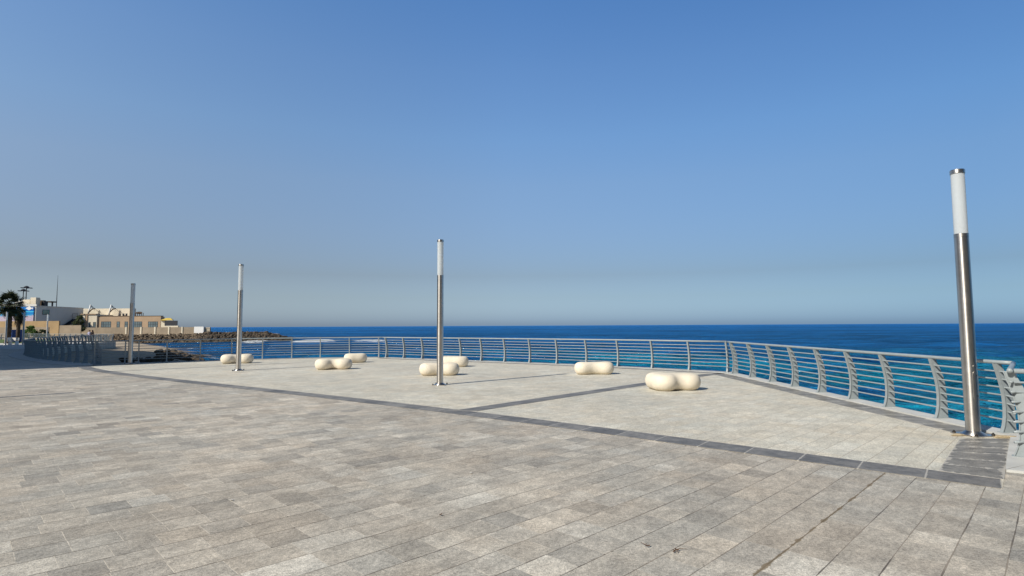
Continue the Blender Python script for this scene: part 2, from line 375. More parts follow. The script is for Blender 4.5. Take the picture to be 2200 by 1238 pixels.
def sheet(name, poly, mat, z=None, dz=0.0, step=None, kind='structure', skirt=None, parent=None, inner=()):
    """a ground sheet cut to an outline, following the lie of the land, optionally with a skirt"""
    poly = [Vector((p[0], p[1])) for p in poly]
    verts = list(poly); edges = [(i, (i + 1) % len(poly)) for i in range(len(poly))]
    verts += [Vector(p) for p in inner]
    if step:
        xs = [p.x for p in poly]; ys = [p.y for p in poly]
        x = min(xs) + step / 2
        while x < max(xs):
            y = min(ys) + step / 2
            while y < max(ys): verts.append(Vector((x, y))); y += step
            x += step
    r = geometry.delaunay_2d_cdt(verts, edges, [], 1, 1e-4)
    zf = z if z is not None else zg
    bm = bmesh.new()
    vs = [bm.verts.new((p.x, p.y, zf(p.x, p.y) + dz)) for p in r[0]]
    for f in r[2]:
        try:
            fc = bm.faces.new([vs[i] for i in f])
        except ValueError: continue
        fc.normal_update()
        if fc.normal.z < 0: fc.normal_flip()
    if skirt is not None:
        be = [e for e in bm.edges if len(e.link_faces) == 1]
        g = bmesh.ops.extrude_edge_only(bm, edges=be)['geom']
        for v in [q for q in g if isinstance(q, bmesh.types.BMVert)]: v.co.z = skirt
    for v in [v for v in bm.verts if not v.link_faces]: bm.verts.remove(v)
    o = obj(name, bm, mat, parent)
    if parent is None: o['kind'] = kind
    return o

# outline of the decks (outer edge lies just outside the fences)
o1 = offs(SEG1, 1, 0.25); o2 = offs(SEG2, 1, 0.25); o3 = offs(SEG3, 1, 0.24)
oL = offs(LEFT, -1, 0.30); oF = offs(FAR, 1 if True else -1, -0.30)
# seg1 runs left to right, water on its left; LEFT runs away from us, water on its right
nF = normals(FAR, 1)
oF = [Vector(p) - n * 0.30 for p, n in zip(FAR, nF)]
E5 = (5.95 + 0.85 * 6, 6.55 - 0.53 * 6)
deck = []
deck += [(-400, -60), (40, -60), (40, -16.0)]
deck += [(E5[0] + 0.2, E5[1] + 0.35), (6.20, 6.62), (7.28, 7.76)]
deck += [tuple(p) for p in reversed(o3)]
deck += [tuple(p) for p in reversed(o2)]
deck += [tuple(p) for p in reversed(o1)]
deck += [(-18.55, 24.55)]
deck += [tuple(p) for p in oL[1:]]
deck += [tuple(p) for p in oF]
deck += [(-130, 112), (-400, 150)]
sheet('plaza_paving', deck, M_pave, step=6.0, skirt=-4.2)

# pale platform of the plaza
ALOW = [(4.73, 5.43), (4.29, 5.81), (3.56, 6.40), (2.43, 7.34), (1.32, 8.25), (.28, 9.09), (-1.03, 10.10), (-2.78, 11.39), (-4.18, 12.40), (-6.33, 13.87), (-8.9, 15.60), (-11.36, 17.27), (-13.5, 18.85), (-15.4, 20.30), (-16.9, 21.6), (-18.0, 22.9)]
def smooth_path(pts, it=2):
    pts = [Vector(p) for p in pts]
    for _ in range(it):
        q = [pts[0]]
        for i in range(1, len(pts) - 1): q.append(pts[i] * 0.5 + (pts[i - 1] + pts[i + 1]) * 0.25)
        q.append(pts[-1]); pts = q
    return pts
ALOW = smooth_path(ALOW, 1)
AUP = offs([tuple(p) for p in ALOW], -1, 0.42)
in1 = offs(SEG1, 1, -0.10); in2 = offs(SEG2, 1, -0.10); in3 = offs(SEG3, 1, 0.05)
plat = [tuple(p) for p in AUP] + [tuple(p) for p in in1[1:]] + [tuple(p) for p in in2] + [tuple(p) for p in in3] + [(6.95, 7.8), (4.73, 5.43)]
sheet('platform_paving', plat, M_plat, dz=0.004, step=4.0, skirt=-0.002)

def strip(name, inner_e, outer_e, mat, dz, label=None, z=None, thick=0.0, kind='structure'):
    """a paved strip between two edges, UV = metres along, metres across"""
    bm = bmesh.new(); uvl = bm.loops.layers.uv.new('UVMap'); d = 0; prev = None; us = []
    for a, b in zip(inner_e, outer_e):
        m_ = (Vector(a) + Vector(b)) / 2
        if prev is not None: d += (m_ - prev).length
        us.append(d); prev = m_
    zf = z if z else zg
    va = [bm.verts.new((a[0], a[1], zf(a[0], a[1]) + dz)) for a in inner_e]
    vb = [bm.verts.new((b[0], b[1], zf(b[0], b[1]) + dz)) for b in outer_e]
    w = [(Vector(a) - Vector(b)).length for a, b in zip(inner_e, outer_e)]
    for i in range(len(va) - 1):
        f = bm.faces.new((va[i], va[i + 1], vb[i + 1], vb[i]))
        for l, (uu, vv) in zip(f.loops, ((us[i], -1), (us[i + 1], -1), (us[i + 1], 1), (us[i], 1))):
            l[uvl].uv = (uu, vv)
        f.normal_update()
        if f.normal.z < 0: f.normal_flip()
    if thick:
        be = [e for e in bm.edges if len(e.link_faces) == 1]
        g = bmesh.ops.extrude_edge_only(bm, edges=be)['geom']
        for v in [q for q in g if isinstance(q, bmesh.types.BMVert)]: v.co.z -= thick
        bmesh.ops.recalc_face_normals(bm, faces=bm.faces)
    o = obj(name, bm, mat); o['kind'] = kind
    return o
M_kerb2 = plain('grey_kerb', (0.36, 0.365, 0.36), 0.6, 0.12, 2.0, bump=0.15)
strip('dark_paving_band', ALOW, AUP, M_band, 0.0065, thick=0.0075)
B1 = Vector((-0.85, 10.24)); B2 = Vector((6.62, 17.86)); tB = (B2 - B1).normalized(); nB = Vector((-tB.y, tB.x))
Bl = [B1 + tB * (0.36 * k) for k in range(0, 30)]
Bl = [q for q in Bl if q.x < 6.75]
strip('dark_cross_band', [q + tB*0.26 for q in Bl], [q + nB * 0.38 for q in Bl], M_band, 0.009, thick=0.010)
# edging along the fence, then the wide ladder of slate by the lamp post
e3a = [Vector((6.42 + 0.02 * math.sin(k), 18.0 - 0.6 * k)) for k in range(0, 17)]
e3a = [Vector((6.45, y)) for y in np.linspace(18.02, 8.02, 18)]
e3b = [Vector((6.95, y)) for y in np.linspace(18.22, 7.85, 18)]
strip('grey_edging_band', e3a, e3b, M_band2, 0.0075, thick=0.0085)
e2a = offs(SEG2, 1, -0.62); e2b = offs(SEG2, 1, -0.16)
strip('grey_edging_strip', e2a, e2b, M_band2, 0.0075, thick=0.0085)
LADL = Vector((4.62, 6.085)); LADR = Vector((5.02, 5.735)); dL = Vector((0.690, 0.724)); dR = Vector((0.683, 0.730))
la = [LADL + dL * (0.46 * k) for k in range(0, 6)]; lb = [LADR + dR * (0.545 * k) for k in range(0, 6)]
strip('slate_ladder_band', la, lb, M_band2, 0.0085, thick=0.0095)

# kerbs
def kerb(name, path, side, w0, w1, z0=0.03):
    M_kerb = M_kerb2
    a = offs(path, side, w0); b = offs(path, side, w1)
    strip(name, a, b, M_kerb, z0, thick=z0 + 0.12)
kerb('kerb', SEG1, 1, -0.08, 0.26)
kerb('kerb_stone', SEG2, 1, -0.08, 0.26)
strip('kerb_edge', [Vector((6.955, 18.35)), Vector((6.955, 13)), Vector((6.955, 7.80)), Vector((5.76, 6.53)), Vector((5.32, 6.05))],
      [Vector((7.30, 18.45)), Vector((7.30, 13)), Vector((7.30, 7.78)), Vector((6.22, 6.64)), Vector((5.90, 6.32))], M_kerb, 0.03, thick=0.15)
strip('kerb_return', [Vector((5.32, 6.045)), Vector((5.32 + .85 * 6, 6.045 - .53 * 6))], [Vector((5.92, 6.335)), Vector((5.92 + 0.85 * 6.3 + .3, 6.335 - .53 * 6.3 + .45))], M_kerb, 0.027, thick=0.12)
cres_out = [(-18.4, 24.3), (-18.9, 24.15), (-20.04, 24.75), (-22.3, 26.5), (-25.02, 28.95), (-28.4, 31.9), (-31.7, 35.0), (-34.9, 38.2), (-37.8, 41.6), (-40.6, 45.3), (-43.9, 49.6)]
cres_in = [(-18.5, 24.55), (-19.3, 25.37), (-20.26, 26.07), (-22.4, 27.77), (-25.58, 30.43), (-28.5, 33.02), (-31.5, 35.9), (-34.4, 38.87), (-36.9, 41.9), (-39.9, 45.6), (-42.9, 49.6)]
strip('walkway_kerb', [Vector(p) for p in cres_out], [Vector(p) for p in cres_in], M_conc, 0.012, thick=0.04)
# light paving on the spit beyond, and the kerb by the lawn
strip('promenade_paving', [Vector(p) for p in ((-43.2, 49.9), (-47.2, 56.7), (-51.6, 63.8), (-57.8, 78.4))], [Vector(p) for p in ((-52, 53.5), (-57.5, 61), (-62.5, 70), (-63.5, 82.6))], M_conc, 0.010)
strip('lawn_kerb', [Vector((-90, 84.5)), Vector((-75, 75.2)), Vector((-63.3, 67.2)), Vector((-57.2, 62.0))], [Vector((-90, 90)), Vector((-76, 80)), Vector((-65, 71)), Vector((-58, 65))], M_conc, 0.016)

# ------------------------------------------------------------------ sea
def water_material():
    m = NT('sea_water', 0.09, 0.10); m.b.inputs['IOR'].default_value = 1.333
    p = m.pos(); x, y, z = m.xyz(p)
    dist = m.ma('SQRT', m.ma('ADD', m.ma('MULTIPLY', x, x), m.ma('MULTIPLY', y, y)))
    # sandy shallows show teal, weed beds and depth show dark blue
    n1 = m.noise(m.scalev(p, 0.8, 1.4, 1), 0.055, 4, 0.6)
    n0 = m.noise(m.scalev(p, 1.0, 1.0, 1), 0.02, 2, 0.5)
    off = m.ma('SQRT', m.ma('ADD', m.ma('MULTIPLY', m.ma('SUBTRACT', x, 26.0), m.ma('SUBTRACT', x, 26.0)), m.ma('MULTIPLY', m.ma('SUBTRACT', y, 25.0), m.ma('SUBTRACT', y, 25.0))))
    shallow = m.ma('MULTIPLY', m.ramp(n1, 0.34, 0.56), m.ma('MAXIMUM', m.ramp(off, 95.0, 25.0), m.ma('MULTIPLY', m.ramp(dist, 110, 60), 0.55)))
    col = m.mix(shallow, (0.004, 0.094, 0.275), (0.006, 0.200, 0.305))
    far = m.ramp(dist, 60, 500)
    col = m.mix(far, col, (0.006, 0.108, 0.33))
    # wind streaks far out, and ripple light and dark painted into the colour
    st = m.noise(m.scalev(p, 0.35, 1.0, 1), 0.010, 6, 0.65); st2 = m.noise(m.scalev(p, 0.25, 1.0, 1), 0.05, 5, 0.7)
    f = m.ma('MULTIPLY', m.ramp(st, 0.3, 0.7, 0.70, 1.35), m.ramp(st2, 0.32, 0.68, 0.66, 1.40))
    facet_shade = m.noise(m.scalev(p, 0.22, 1.0, 1), 0.32, 5, 0.75)
    f = m.ma('MULTIPLY', f, m.ramp(facet_shade, 0.32, 0.68, 0.62, 1.42))
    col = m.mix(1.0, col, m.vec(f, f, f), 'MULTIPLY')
    # foam: along breaking crests near the rocks, and scattered
    nf = m.noise(m.scalev(p, 0.25, 1.0, 1), 0.5, 5, 0.75); nf2 = m.noise(m.scalev(p, 0.06, 0.3, 1), 1.0, 4, 0.6)
    cr = m.n('Attribute'); cr.attribute_name = 'foam'
    fo = m.ramp(m.ma('SUBTRACT', m.ma('ADD', cr.outputs['Fac'], m.ma('MULTIPLY', m.ma('SUBTRACT', nf, 0.5), 1.1)), 0.0), 0.50, 0.62)
    fo = m.ma('MULTIPLY', fo, m.ma('GREATER_THAN', cr.outputs['Fac'], 0.02))
    foam = fo
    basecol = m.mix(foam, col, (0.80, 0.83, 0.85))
    wr = m.ma('ADD', 0.10, m.ramp(dist, 80, 900, 0.0, 0.14))
    # ripples at three sizes, longer along the crests
    a1 = m.noise(m.scalev(p, 0.55, 1.0, 1), 3.4, 5, 0.6)
    a2 = m.noise(m.scalev(p, 0.5, 1.0, 1), 0.9, 5, 0.62)
    a3 = m.noise(m.scalev(p, 0.4, 1.0, 1), 0.16, 5, 0.65)
    b1 = m.n('Bump'); b1.inputs['Strength'].default_value = 0.9; b1.inputs['Distance'].default_value = 0.5; m.put(b1.inputs['Height'], a1)
    b2 = m.n('Bump'); b2.inputs['Strength'].default_value = 1.0; b2.inputs['Distance'].default_value = 2.2; m.put(b2.inputs['Height'], a2); m.t.links.new(b1.outputs[0], b2.inputs['Normal'])
    b3 = m.n('Bump'); b3.inputs['Strength'].default_value = 1.0; b3.inputs['Distance'].default_value = 5.0; m.put(b3.inputs['Height'], a3); m.t.links.new(b2.outputs[0], b3.inputs['Normal'])
    nrm = b3.outputs[0]
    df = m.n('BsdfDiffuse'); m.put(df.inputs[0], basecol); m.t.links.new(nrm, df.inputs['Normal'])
    gl = m.n('BsdfGlossy'); m.put(gl.inputs[0], (0.42, 0.74, 1.0)); m.put(gl.inputs['Roughness'], wr); m.t.links.new(nrm, gl.inputs['Normal'])
    fr = m.n('Fresnel'); fr.inputs['IOR'].default_value = 1.333; m.t.links.new(nrm, fr.inputs['Normal'])
    fac = m.ma('MULTIPLY', m.ma('MINIMUM', fr.outputs[0], m.ramp(dist, 25, 220, 0.60, 0.42)), m.ma('SUBTRACT', 1.0, foam))
    mx = m.n('MixShader'); m.put(mx.inputs[0], fac); m.t.links.new(df.outputs[0], mx.inputs[1]); m.t.links.new(gl.outputs[0], mx.inputs[2])
    m.t.links.new(mx.outputs[0], m.t.nodes['Material Output'].inputs['Surface'])
    return m.m
M_water = water_material()
def axis(lo_fine, hi_fine, step, lo, hi, g=1.045):
    a = list(np.arange(lo_fine, hi_fine, step)); s = step
    while a[-1] < hi: s *= g; a.append(a[-1] + s)
    s = step; pre = []
    v = lo_fine
    while v > lo: s *= g; v -= s; pre.append(v)
    return np.array(pre[::-1] + a)
def build_sea():
    xs = axis(-30, 45, 0.34, -30000, 30000, 1.040); ys = axis(6, 60, 0.30, -400, 60000, 1.036)
    X, Y = np.meshgrid(xs, ys); sx = np.gradient(xs)[None, :] + 0 * X; sy = np.gradient(ys)[:, None] + 0 * X
    sp = np.maximum(sx, sy)
    rng = np.random.default_rng(3); Z = np.zeros_like(X); DX = np.zeros_like(X); DY = np.zeros_like(X)
    for i in range(70):
        lam = 1.3 * (26 / 1.3) ** rng.random(); th = -math.pi / 2 + rng.normal(0, 0.55) + 0.35
        k = 2 * math.pi / lam; kx, ky = k * math.cos(th), k * math.sin(th)
        amp = 0.0062 * lam ** 0.85 * rng.uniform(0.6, 1.3)
        w = np.clip((lam / sp - 2.5) / 2.5, 0, 1)
        ph = rng.random() * 6.28
        a = kx * X + ky * Y + ph
        Z += amp * w * np.sin(a); DX += amp * w * 0.8 * math.cos(th) * np.cos(a); DY += amp * w * 0.8 * math.sin(th) * np.cos(a)
    # swell breaking over the shoal outside the breakwater: a few steep crests with foam on them
    foam = np.zeros_like(X)
    for (x0, x1, yc, h, wd, fm) in ((-61, -43, 146, 0.8, 5.0, 1.15), (-76, -62, 148, 0.5, 4.0, 1.05), (-45, -28, 143, 0.6, 3.0, 0.80), (-32, -10, 152, 0.9, 5.0, 0.25), (-92, -82, 152, 0.4, 4, 0.85),
                                 (-54, -49, 91, 0.25, 1.6, 0.75), (-66, -52, 118, 0.3, 2.0, 0.5)):
        c = yc + 1.5 * np.sin(X * 0.11 + yc); t = np.clip((X - x0) / 6, 0, 1) * np.clip((x1 - X) / 6, 0, 1)
        q = (Y - c) / wd; Z += h * t * np.exp(-q * q)
        foam = np.maximum(foam, fm * t * np.exp(-((Y - c + wd * 0.5) / (wd * 1.0)) ** 2))
    # water washing round the rocks
    for (x, y, rx, ry, a) in ((-36, 66, 4, 2.4, 0.55), (-33, 58, 3, 1.6, .5), (-39, 72, 4, 2.2, 0.6), (-41, 62, 5, 2.4, 0.5), (-30, 50, 4, 1.5, .45), (-34, 84, 2.0, 1.2, 0.62), (-64, 112, 5, 2, .6), (-72, 120, 6, 1.5, 0.6)):
        foam = np.maximum(foam, a * np.exp(-((X - x) / rx) ** 2 - ((Y - y) / ry) ** 2))
    co = np.stack([X + DX, Y + DY, SEA + Z], -1).reshape(-1, 3).astype(np.float32)
    ny, nx = X.shape; i = np.arange(nx * ny).reshape(ny, nx)
    f = np.stack([i[:-1, :-1], i[:-1, 1:], i[1:, 1:], i[1:, :-1]], -1).reshape(-1, 4)
    me = bpy.data.meshes.new('sea'); me.vertices.add(len(co)); me.vertices.foreach_set('co', co.ravel())
    me.loops.add(f.size); me.loops.foreach_set('vertex_index', f.ravel().astype(np.int32))
    me.polygons.add(len(f)); me.polygons.foreach_set('loop_start', np.arange(0, f.size, 4, dtype=np.int32)); me.polygons.foreach_set('loop_total', np.full(len(f), 4, np.int32))
    me.update(calc_edges=True); at_ = me.attributes.new('foam', 'FLOAT', 'POINT'); at_.data.foreach_set('value', foam.ravel().astype(np.float32))
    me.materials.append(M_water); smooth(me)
    o = bpy.data.objects.new('sea', me); C.objects.link(o); o['kind'] = 'structure'
    print('sea verts', len(co))
build_sea()

# ------------------------------------------------------------------ beach and rocks
def sand_material():
    m = NT('beach_sand', 0.9, 0.1); p = m.pos()
    f = m.ramp(m.noise(p, 0.35, 6, 0.65), 0.3, 0.7, 0.80, 1.12)
    b = m.mix(1.0, (0.42, 0.345, 0.255), m.vec(f, f, f), 'MULTIPLY')
    wet = m.ramp(m.xyz(p)[2], -2.05, -2.45)
    b = m.mix(wet, b, (0.15, 0.12, 0.09)); m.col(b)
    m.rough(m.ma('SUBTRACT', 0.92, m.ma('MULTIPLY', wet, 0.5)))
    m.bump(m.noise(p, 5, 5, 0.6), 0.4, 0.05); return m.m
M_sand = sand_material()
SHORE = [Vector(p) for p in ((-13, 26), (-22, 40), (-33, 60), (-44, 77), (-55, 93), (-66, 108), (-80, 124), (-92, 137), (-99, 146), (-100, 160))]
def shore_d(x, y):
    q = Vector((x, y)); best = 1e9; sg = 1
    for a, b in zip(SHORE, SHORE[1:]):
        ab = b - a; t = max(0, min(1, (q - a).dot(ab) / ab.length_squared)); c = a + ab * t; d = (q - c).length
        if d < best:
            best = d; sg = 1 if ab.x * (q.y - a.y) - ab.y * (q.x - a.x) > 0 else -1
    return best * sg
def z_sand(x, y):
    d = shore_d(x, y)
    if d < 0: return SEA - 0.02 + d * 0.08
    return SEA + 1.55 * (1 - math.exp(-d / 7.0)) + 0.05 * noise.noise(Vector((x, y, 0)) * 0.2)
beach = [(-10, 22), (-10, 45), (-26, 74), (-60, 118), (-84, 150), (-96, 158), (-150, 158), (-150, 100), (-60, 60), (-30, 26)]
sheet('beach_sand', beach, M_sand, z=z_sand, step=1.6)
M_dirt = plain('dry_ground', (0.34, 0.29, 0.22), 0.95, 0.2, 0.2, bump=0.3)
sheet('ground', [(-400, 101), (-132, 101), (-128, 143), (-80, 149), (-70, 156), (-70, 166), (-100, 215), (-400, 300)], M_dirt, z=lambda x, y: -0.45, step=20, skirt=-4)
M_grass = plain('lawn_grass', (0.085, 0.13, 0.03), 0.9, 0.3, 0.8, bump=0.5)
sheet('lawn', [(-74.5, 77), (-65, 71.5), (-67.5, 82), (-80, 95), (-120, 105), (-110, 90)], M_grass, dz=0.03, step=4)

def rock_mesh(seed, sub=1, sq=(1, 1, 1)):
    rnd = random.Random(seed); bm = bmesh.new(); bmesh.ops.create_icosphere(bm, subdivisions=sub, radius=1)
    off = Vector((rnd.random() * 50, rnd.random() * 50, rnd.random() * 50))
    pl = [(Vector((rnd.gauss(0, 1), rnd.gauss(0, 1), rnd.gauss(0, 1))).normalized(), rnd.uniform(0.45, 0.8)) for _ in range(9)]
    for v in bm.verts:
        c = v.co.copy()
        for n_, d_ in pl:
            e = c.dot(n_) - d_
            if e > 0: c -= n_ * e
        c *= 1 + 0.16 * noise.noise(c * 2.2 + off)
        v.co = Vector((c.x * sq[0], c.y * sq[1], c.z * sq[2]))
    return bm
def rock_material(name, ca, cb):
    m = NT(name, 0.85, 0.2); p = m.pos()
    n = m.noise(p, 1.1, 4, 0.6); n2 = m.noise(p, 6, 5, 0.7)
    at_ = m.n('Attribute'); at_.attribute_name = 'tone'
    b = m.mix(m.ma('ADD', m.ma('MULTIPLY', at_.outputs['Fac'], 0.75), m.ma('MULTIPLY', n, 0.25)), ca, cb)
    f = m.ramp(n2, 0.3, 0.7, 0.7, 1.25); m.col(m.mix(1.0, b, m.vec(f, f, f), 'MULTIPLY'))
    m.bump(n2, 0.5, 0.1); return m.m
M_rock = rock_material('brown_riprap_stone', (0.035, 0.026, 0.018), (0.20, 0.15, 0.10))
M_rockd = rock_material('dark_riprap_stone', (0.022, 0.020, 0.018), (0.145, 0.110, 0.075))
protos = []
for k in range(10):
    b = rock_mesh(100 + k, 2); b.verts.ensure_lookup_table()
    protos.append((np.array([v.co[:] for v in b.verts]), [[v.index for v in f.verts] for f in b.faces])); b.free()
def rock_pile(name, ridge, n, smin, smax, mat, w0, w1, slope, top, seed, label, cat, kind='stuff'):
    rnd = random.Random(seed); V = []; F = []; T = []; nv = 0
    ridge = [Vector(p) for p in ridge]
    for _ in range(n):
        s = rnd.random() * (len(ridge) - 1); i = int(s); f = s - i; c = ridge[i].lerp(ridge[i + 1], f)
        t = (ridge[i + 1] - ridge[i]).normalized(); nn = Vector((t.y, -t.x))          # towards us
        w = rnd.uniform(w0, w1); tp = top(s / (len(ridge) - 1))
        z = tp - max(0, w) * slope - (max(0, -w)) * slope
        q = c + nn * w; sc = rnd.uniform(smin, smax)
        co, fc = protos[rnd.randrange(10)]
        M = Matrix.Rotation(rnd.random() * 6.28, 3, 'Z') @ Matrix.Rotation(rnd.random() * 3, 3, 'X')
        A = np.array(M) * sc
        P = co * np.array([rnd.uniform(.9, 1.5), rnd.uniform(.7, 1.0), rnd.uniform(.6, .95)]) @ A.T + np.array([q.x, q.y, z - sc * 0.35 + rnd.uniform(-.2, .2)])
        V.append(P); F += [[j + nv for j in g_] for g_ in fc]; nv += len(P); T.append(np.full(len(P), rnd.random()))
    me = bpy.data.meshes.new(name); me.from_pydata(np.concatenate(V).tolist(), [], F); me.update()
    a = me.attributes.new('tone', 'FLOAT', 'POINT'); a.data.foreach_set('value', np.concatenate(T).astype(np.float32)); me.materials.append(mat)
    o = bpy.data.objects.new(name, me); C.objects.link(o); tag(o, label, cat, None, kind); return o
rock_pile('riprap', [(-150, 141), (-120, 144), (-104, 147), (-87, 149.0), (-82, 149.6)], 2900, .26, .62, M_rock, 0.2, 6.5, 0.40, lambda s: -0.15, 1,
          'brown sunlit riprap boulders sloping below the beige sea wall', 'rocks')
rock_pile('breakwater_rocks', [(-83.5, 149.6), (-80, 150), (-74, 151.5), (-68.5, 153.0), (-65.4, 154), (-62.0, 155.5)], 2100, .28, .62, M_rockd, -3.5, 5.5, 0.42,
          lambda s: 0.12 if s < .62 else 0.12 - (s - .62) * 4.5, 2, 'dark boulder breakwater tapering out into the sea', 'breakwater')
# rocks at the water's edge, each a boulder of its own
rnd = random.Random(5); RK = []
for k in range(140):
    s = rnd.random()
    if k < 104: c = Vector((-47.0, 76.5)).lerp(Vector((-35.0, 61.5)), s ** 0.8) + Vector((rnd.uniform(-2.6, 2.2), rnd.uniform(-2.2, 2.6)))
    else: c = Vector((-36, 58)).lerp(Vector((-25.5, 39)), s) + Vector((rnd.uniform(-2.5, 2.5), rnd.uniform(-2, 2)))
    RK.append((c, rnd.uniform(0.22, 0.58)))
rm = []
for k in range(8):
    b = rock_mesh(300 + k, 3, (1.25, 0.9, 0.75)); me = bpy.data.meshes.new('boulder'); b.to_mesh(me); b.free(); me.materials.append(M_rock if k % 2 else M_rockd); rm.append(me)
    a = me.attributes.new('tone', 'FLOAT', 'POINT'); a.data.foreach_set('value', np.full(len(me.vertices), rnd.random(), np.float32))
for i, (c, s) in enumerate(RK):
    o = bpy.data.objects.new('boulder', rm[i % 8]); C.objects.link(o); o.location = (c.x, c.y, max(SEA, z_sand(c.x, c.y)) + s * 0.28); o.scale = (s, s, s)
    o.rotation_euler = (rnd.uniform(-.3, .3), rnd.uniform(-.3, .3), rnd.uniform(0, 6.28))
    tag(o, 'rough boulder among the rocks at the water edge behind the shaded railing', 'boulder', 'boulders at the edge of the little beach')

# ------------------------------------------------------------------ railings
PROF_IN = [(0, 0.0), (.035, .10), (.057, .22), (.065, .36), (.056, .53), (.030, .68), (-.002, .82), (-.047, .985)]
PROF_OUT = [(.205, 0.0), (.203, .10), (.203, .22), (.202, .36), (.188, .53), (.160, .68), (.112, .82), (.042, .985)]
RAILZ = [.872, .757, .640, .524, .408, .292, .172]
def lerp_prof(prof, z):
    for (a, za), (b, zb) in zip(prof, prof[1:]):
        if za <= z <= zb: return a + (b - a) * (z - za) / (zb - za)
    return prof[-1][0]
def post_mesh():
    bm = bmesh.new(); t = 0.007
    for sgn in (0,):
        L_ = [bm.verts.new((o, -t, z)) for o, z in PROF_IN]; Lb = [bm.verts.new((o, t, z)) for o, z in PROF_IN]
        Q = [bm.verts.new((o, -t, z)) for o, z in PROF_OUT]; Qb = [bm.verts.new((o, t, z)) for o, z in PROF_OUT]
        for i in range(len(L_) - 1):
            bm.faces.new((L_[i], Q[i], Q[i + 1], L_[i + 1])); bm.faces.new((Lb[i + 1], Qb[i + 1], Qb[i], Lb[i]))
            bm.faces.new((Q[i], Qb[i], Qb[i + 1], Q[i + 1])); bm.faces.new((Lb[i], L_[i], L_[i + 1], Lb[i + 1]))
        bm.faces.new((L_[0], Lb[0], Qb[0], Q[0])); bm.faces.new((Q[-1], Qb[-1], Lb[-1], L_[-1]))
    # face flange, thinner than it is wide, standing just proud of the web
    w = 0.026
    A = [[bm.verts.new((o + dx, yy, z + .001)) for dx, yy in ((-.012, -w), (-.012, w), (-.001, w), (-.001, -w))] for o, z in PROF_IN]
    for a, b in zip(A, A[1:]):
        for k in range(4): bm.faces.new((a[k], b[k], b[(k + 1) % 4], a[(k + 1) % 4]))
    bm.faces.new(A[0]); bm.faces.new(A[-1][::-1])
    box(bm, -.030, .215, -.050, .050, -.02, .007)              # foot plate
    bmesh.ops.recalc_face_normals(bm, faces=bm.faces)
    me = bpy.data.meshes.new('post'); bm.to_mesh(me); bm.free(); me.materials.append(M_post); return me
ME_POST = post_mesh()
def railing(path, side, label, group, posts=None, ends=(None, None), lowpoly=False):
    """one run of railing: posts, a handrail and seven rods. path = feet of the posts"""
    base = Vector((path[0][0], path[0][1], zg(*path[0]) + 0.03))
    root = thing('railing', label, 'railing', base, 0, group)
    N = normals(path, side); n = 6 if lowpoly else 10
    for i, (p, nn) in enumerate(zip(path, N)):
        if posts is not None and i not in posts: continue
        o = bpy.data.objects.new('post', ME_POST); C.objects.link(o); o.parent = root
        o.location = Vector((p[0], p[1], zg(*p) + 0.03)) - base; o.rotation_euler = (0, 0, math.atan2(nn.y, nn.x))
    full = [Vector(p) for p in path]; NN = list(N)
    def line(o_, z, r, name, mat):
        pts = [Vector((p.x + q.x * o_, p.y + q.y * o_, zg(p.x, p.y) + 0.03 + z)) - base for p, q in zip(full, NN)]
        for e, idx in ((ends[0], 0), (ends[1], -1)):
            if e is not None:
                ev = Vector((e[0], e[1], pts[idx].z + base.z)) - base
                ev = ev
                if idx == 0: pts = [ev] + pts
                else: pts = pts + [ev]
        b = bmesh.new(); tube(b, pts, r, n); obj(name, b, mat, root, sm=True)
    line(0.002, 1.006, 0.029, 'handrail', M_paint)
    for z in RAILZ:
        line(lerp_prof(PROF_IN, z) + 0.042, z, 0.0125, 'rod', M_paint)
    return root
G = 'curved post railings along the sea'
railing(SEG1, 1, 'short railing run behind the two left benches, grey-blue in shade at its left end', G, ends=(None, (-6.60, 28.30)))
railing(SEG2, 1, 'long pale railing run across the middle, seen face on behind the benches', G, ends=((-6.62, 28.20), (7.09, 18.30)))
railing(SEG3, 1, 'straight railing run along the right edge with broad curved post plates', G, ends=((7.08, 18.22), (7.10, 7.86)))
railing([(7.06, 7.80), (6.56, 7.27), (5.95, 6.63)], 1, 'very short railing return in the corner right of the tall lamp', G, posts=(2,), ends=(None, (5.90, 6.57)))
d5 = Vector((.85, -.53)).normalized()
railing([(5.93 + d5.x * k, 6.55 + d5.y * k) for k in (0.0, 0.6, 1.5, 2.75, 4.0, 5.25)], 1, 'nearest railing run leaving the picture at the right edge', G, posts=(1, 2, 3, 4, 5))
railing(LEFT, -1, 'long shaded railing curving round the bay on the left', G, lowpoly=True)
railing(FAR, 1, 'distant railing on the far side of the promenade spit', G, lowpoly=True)

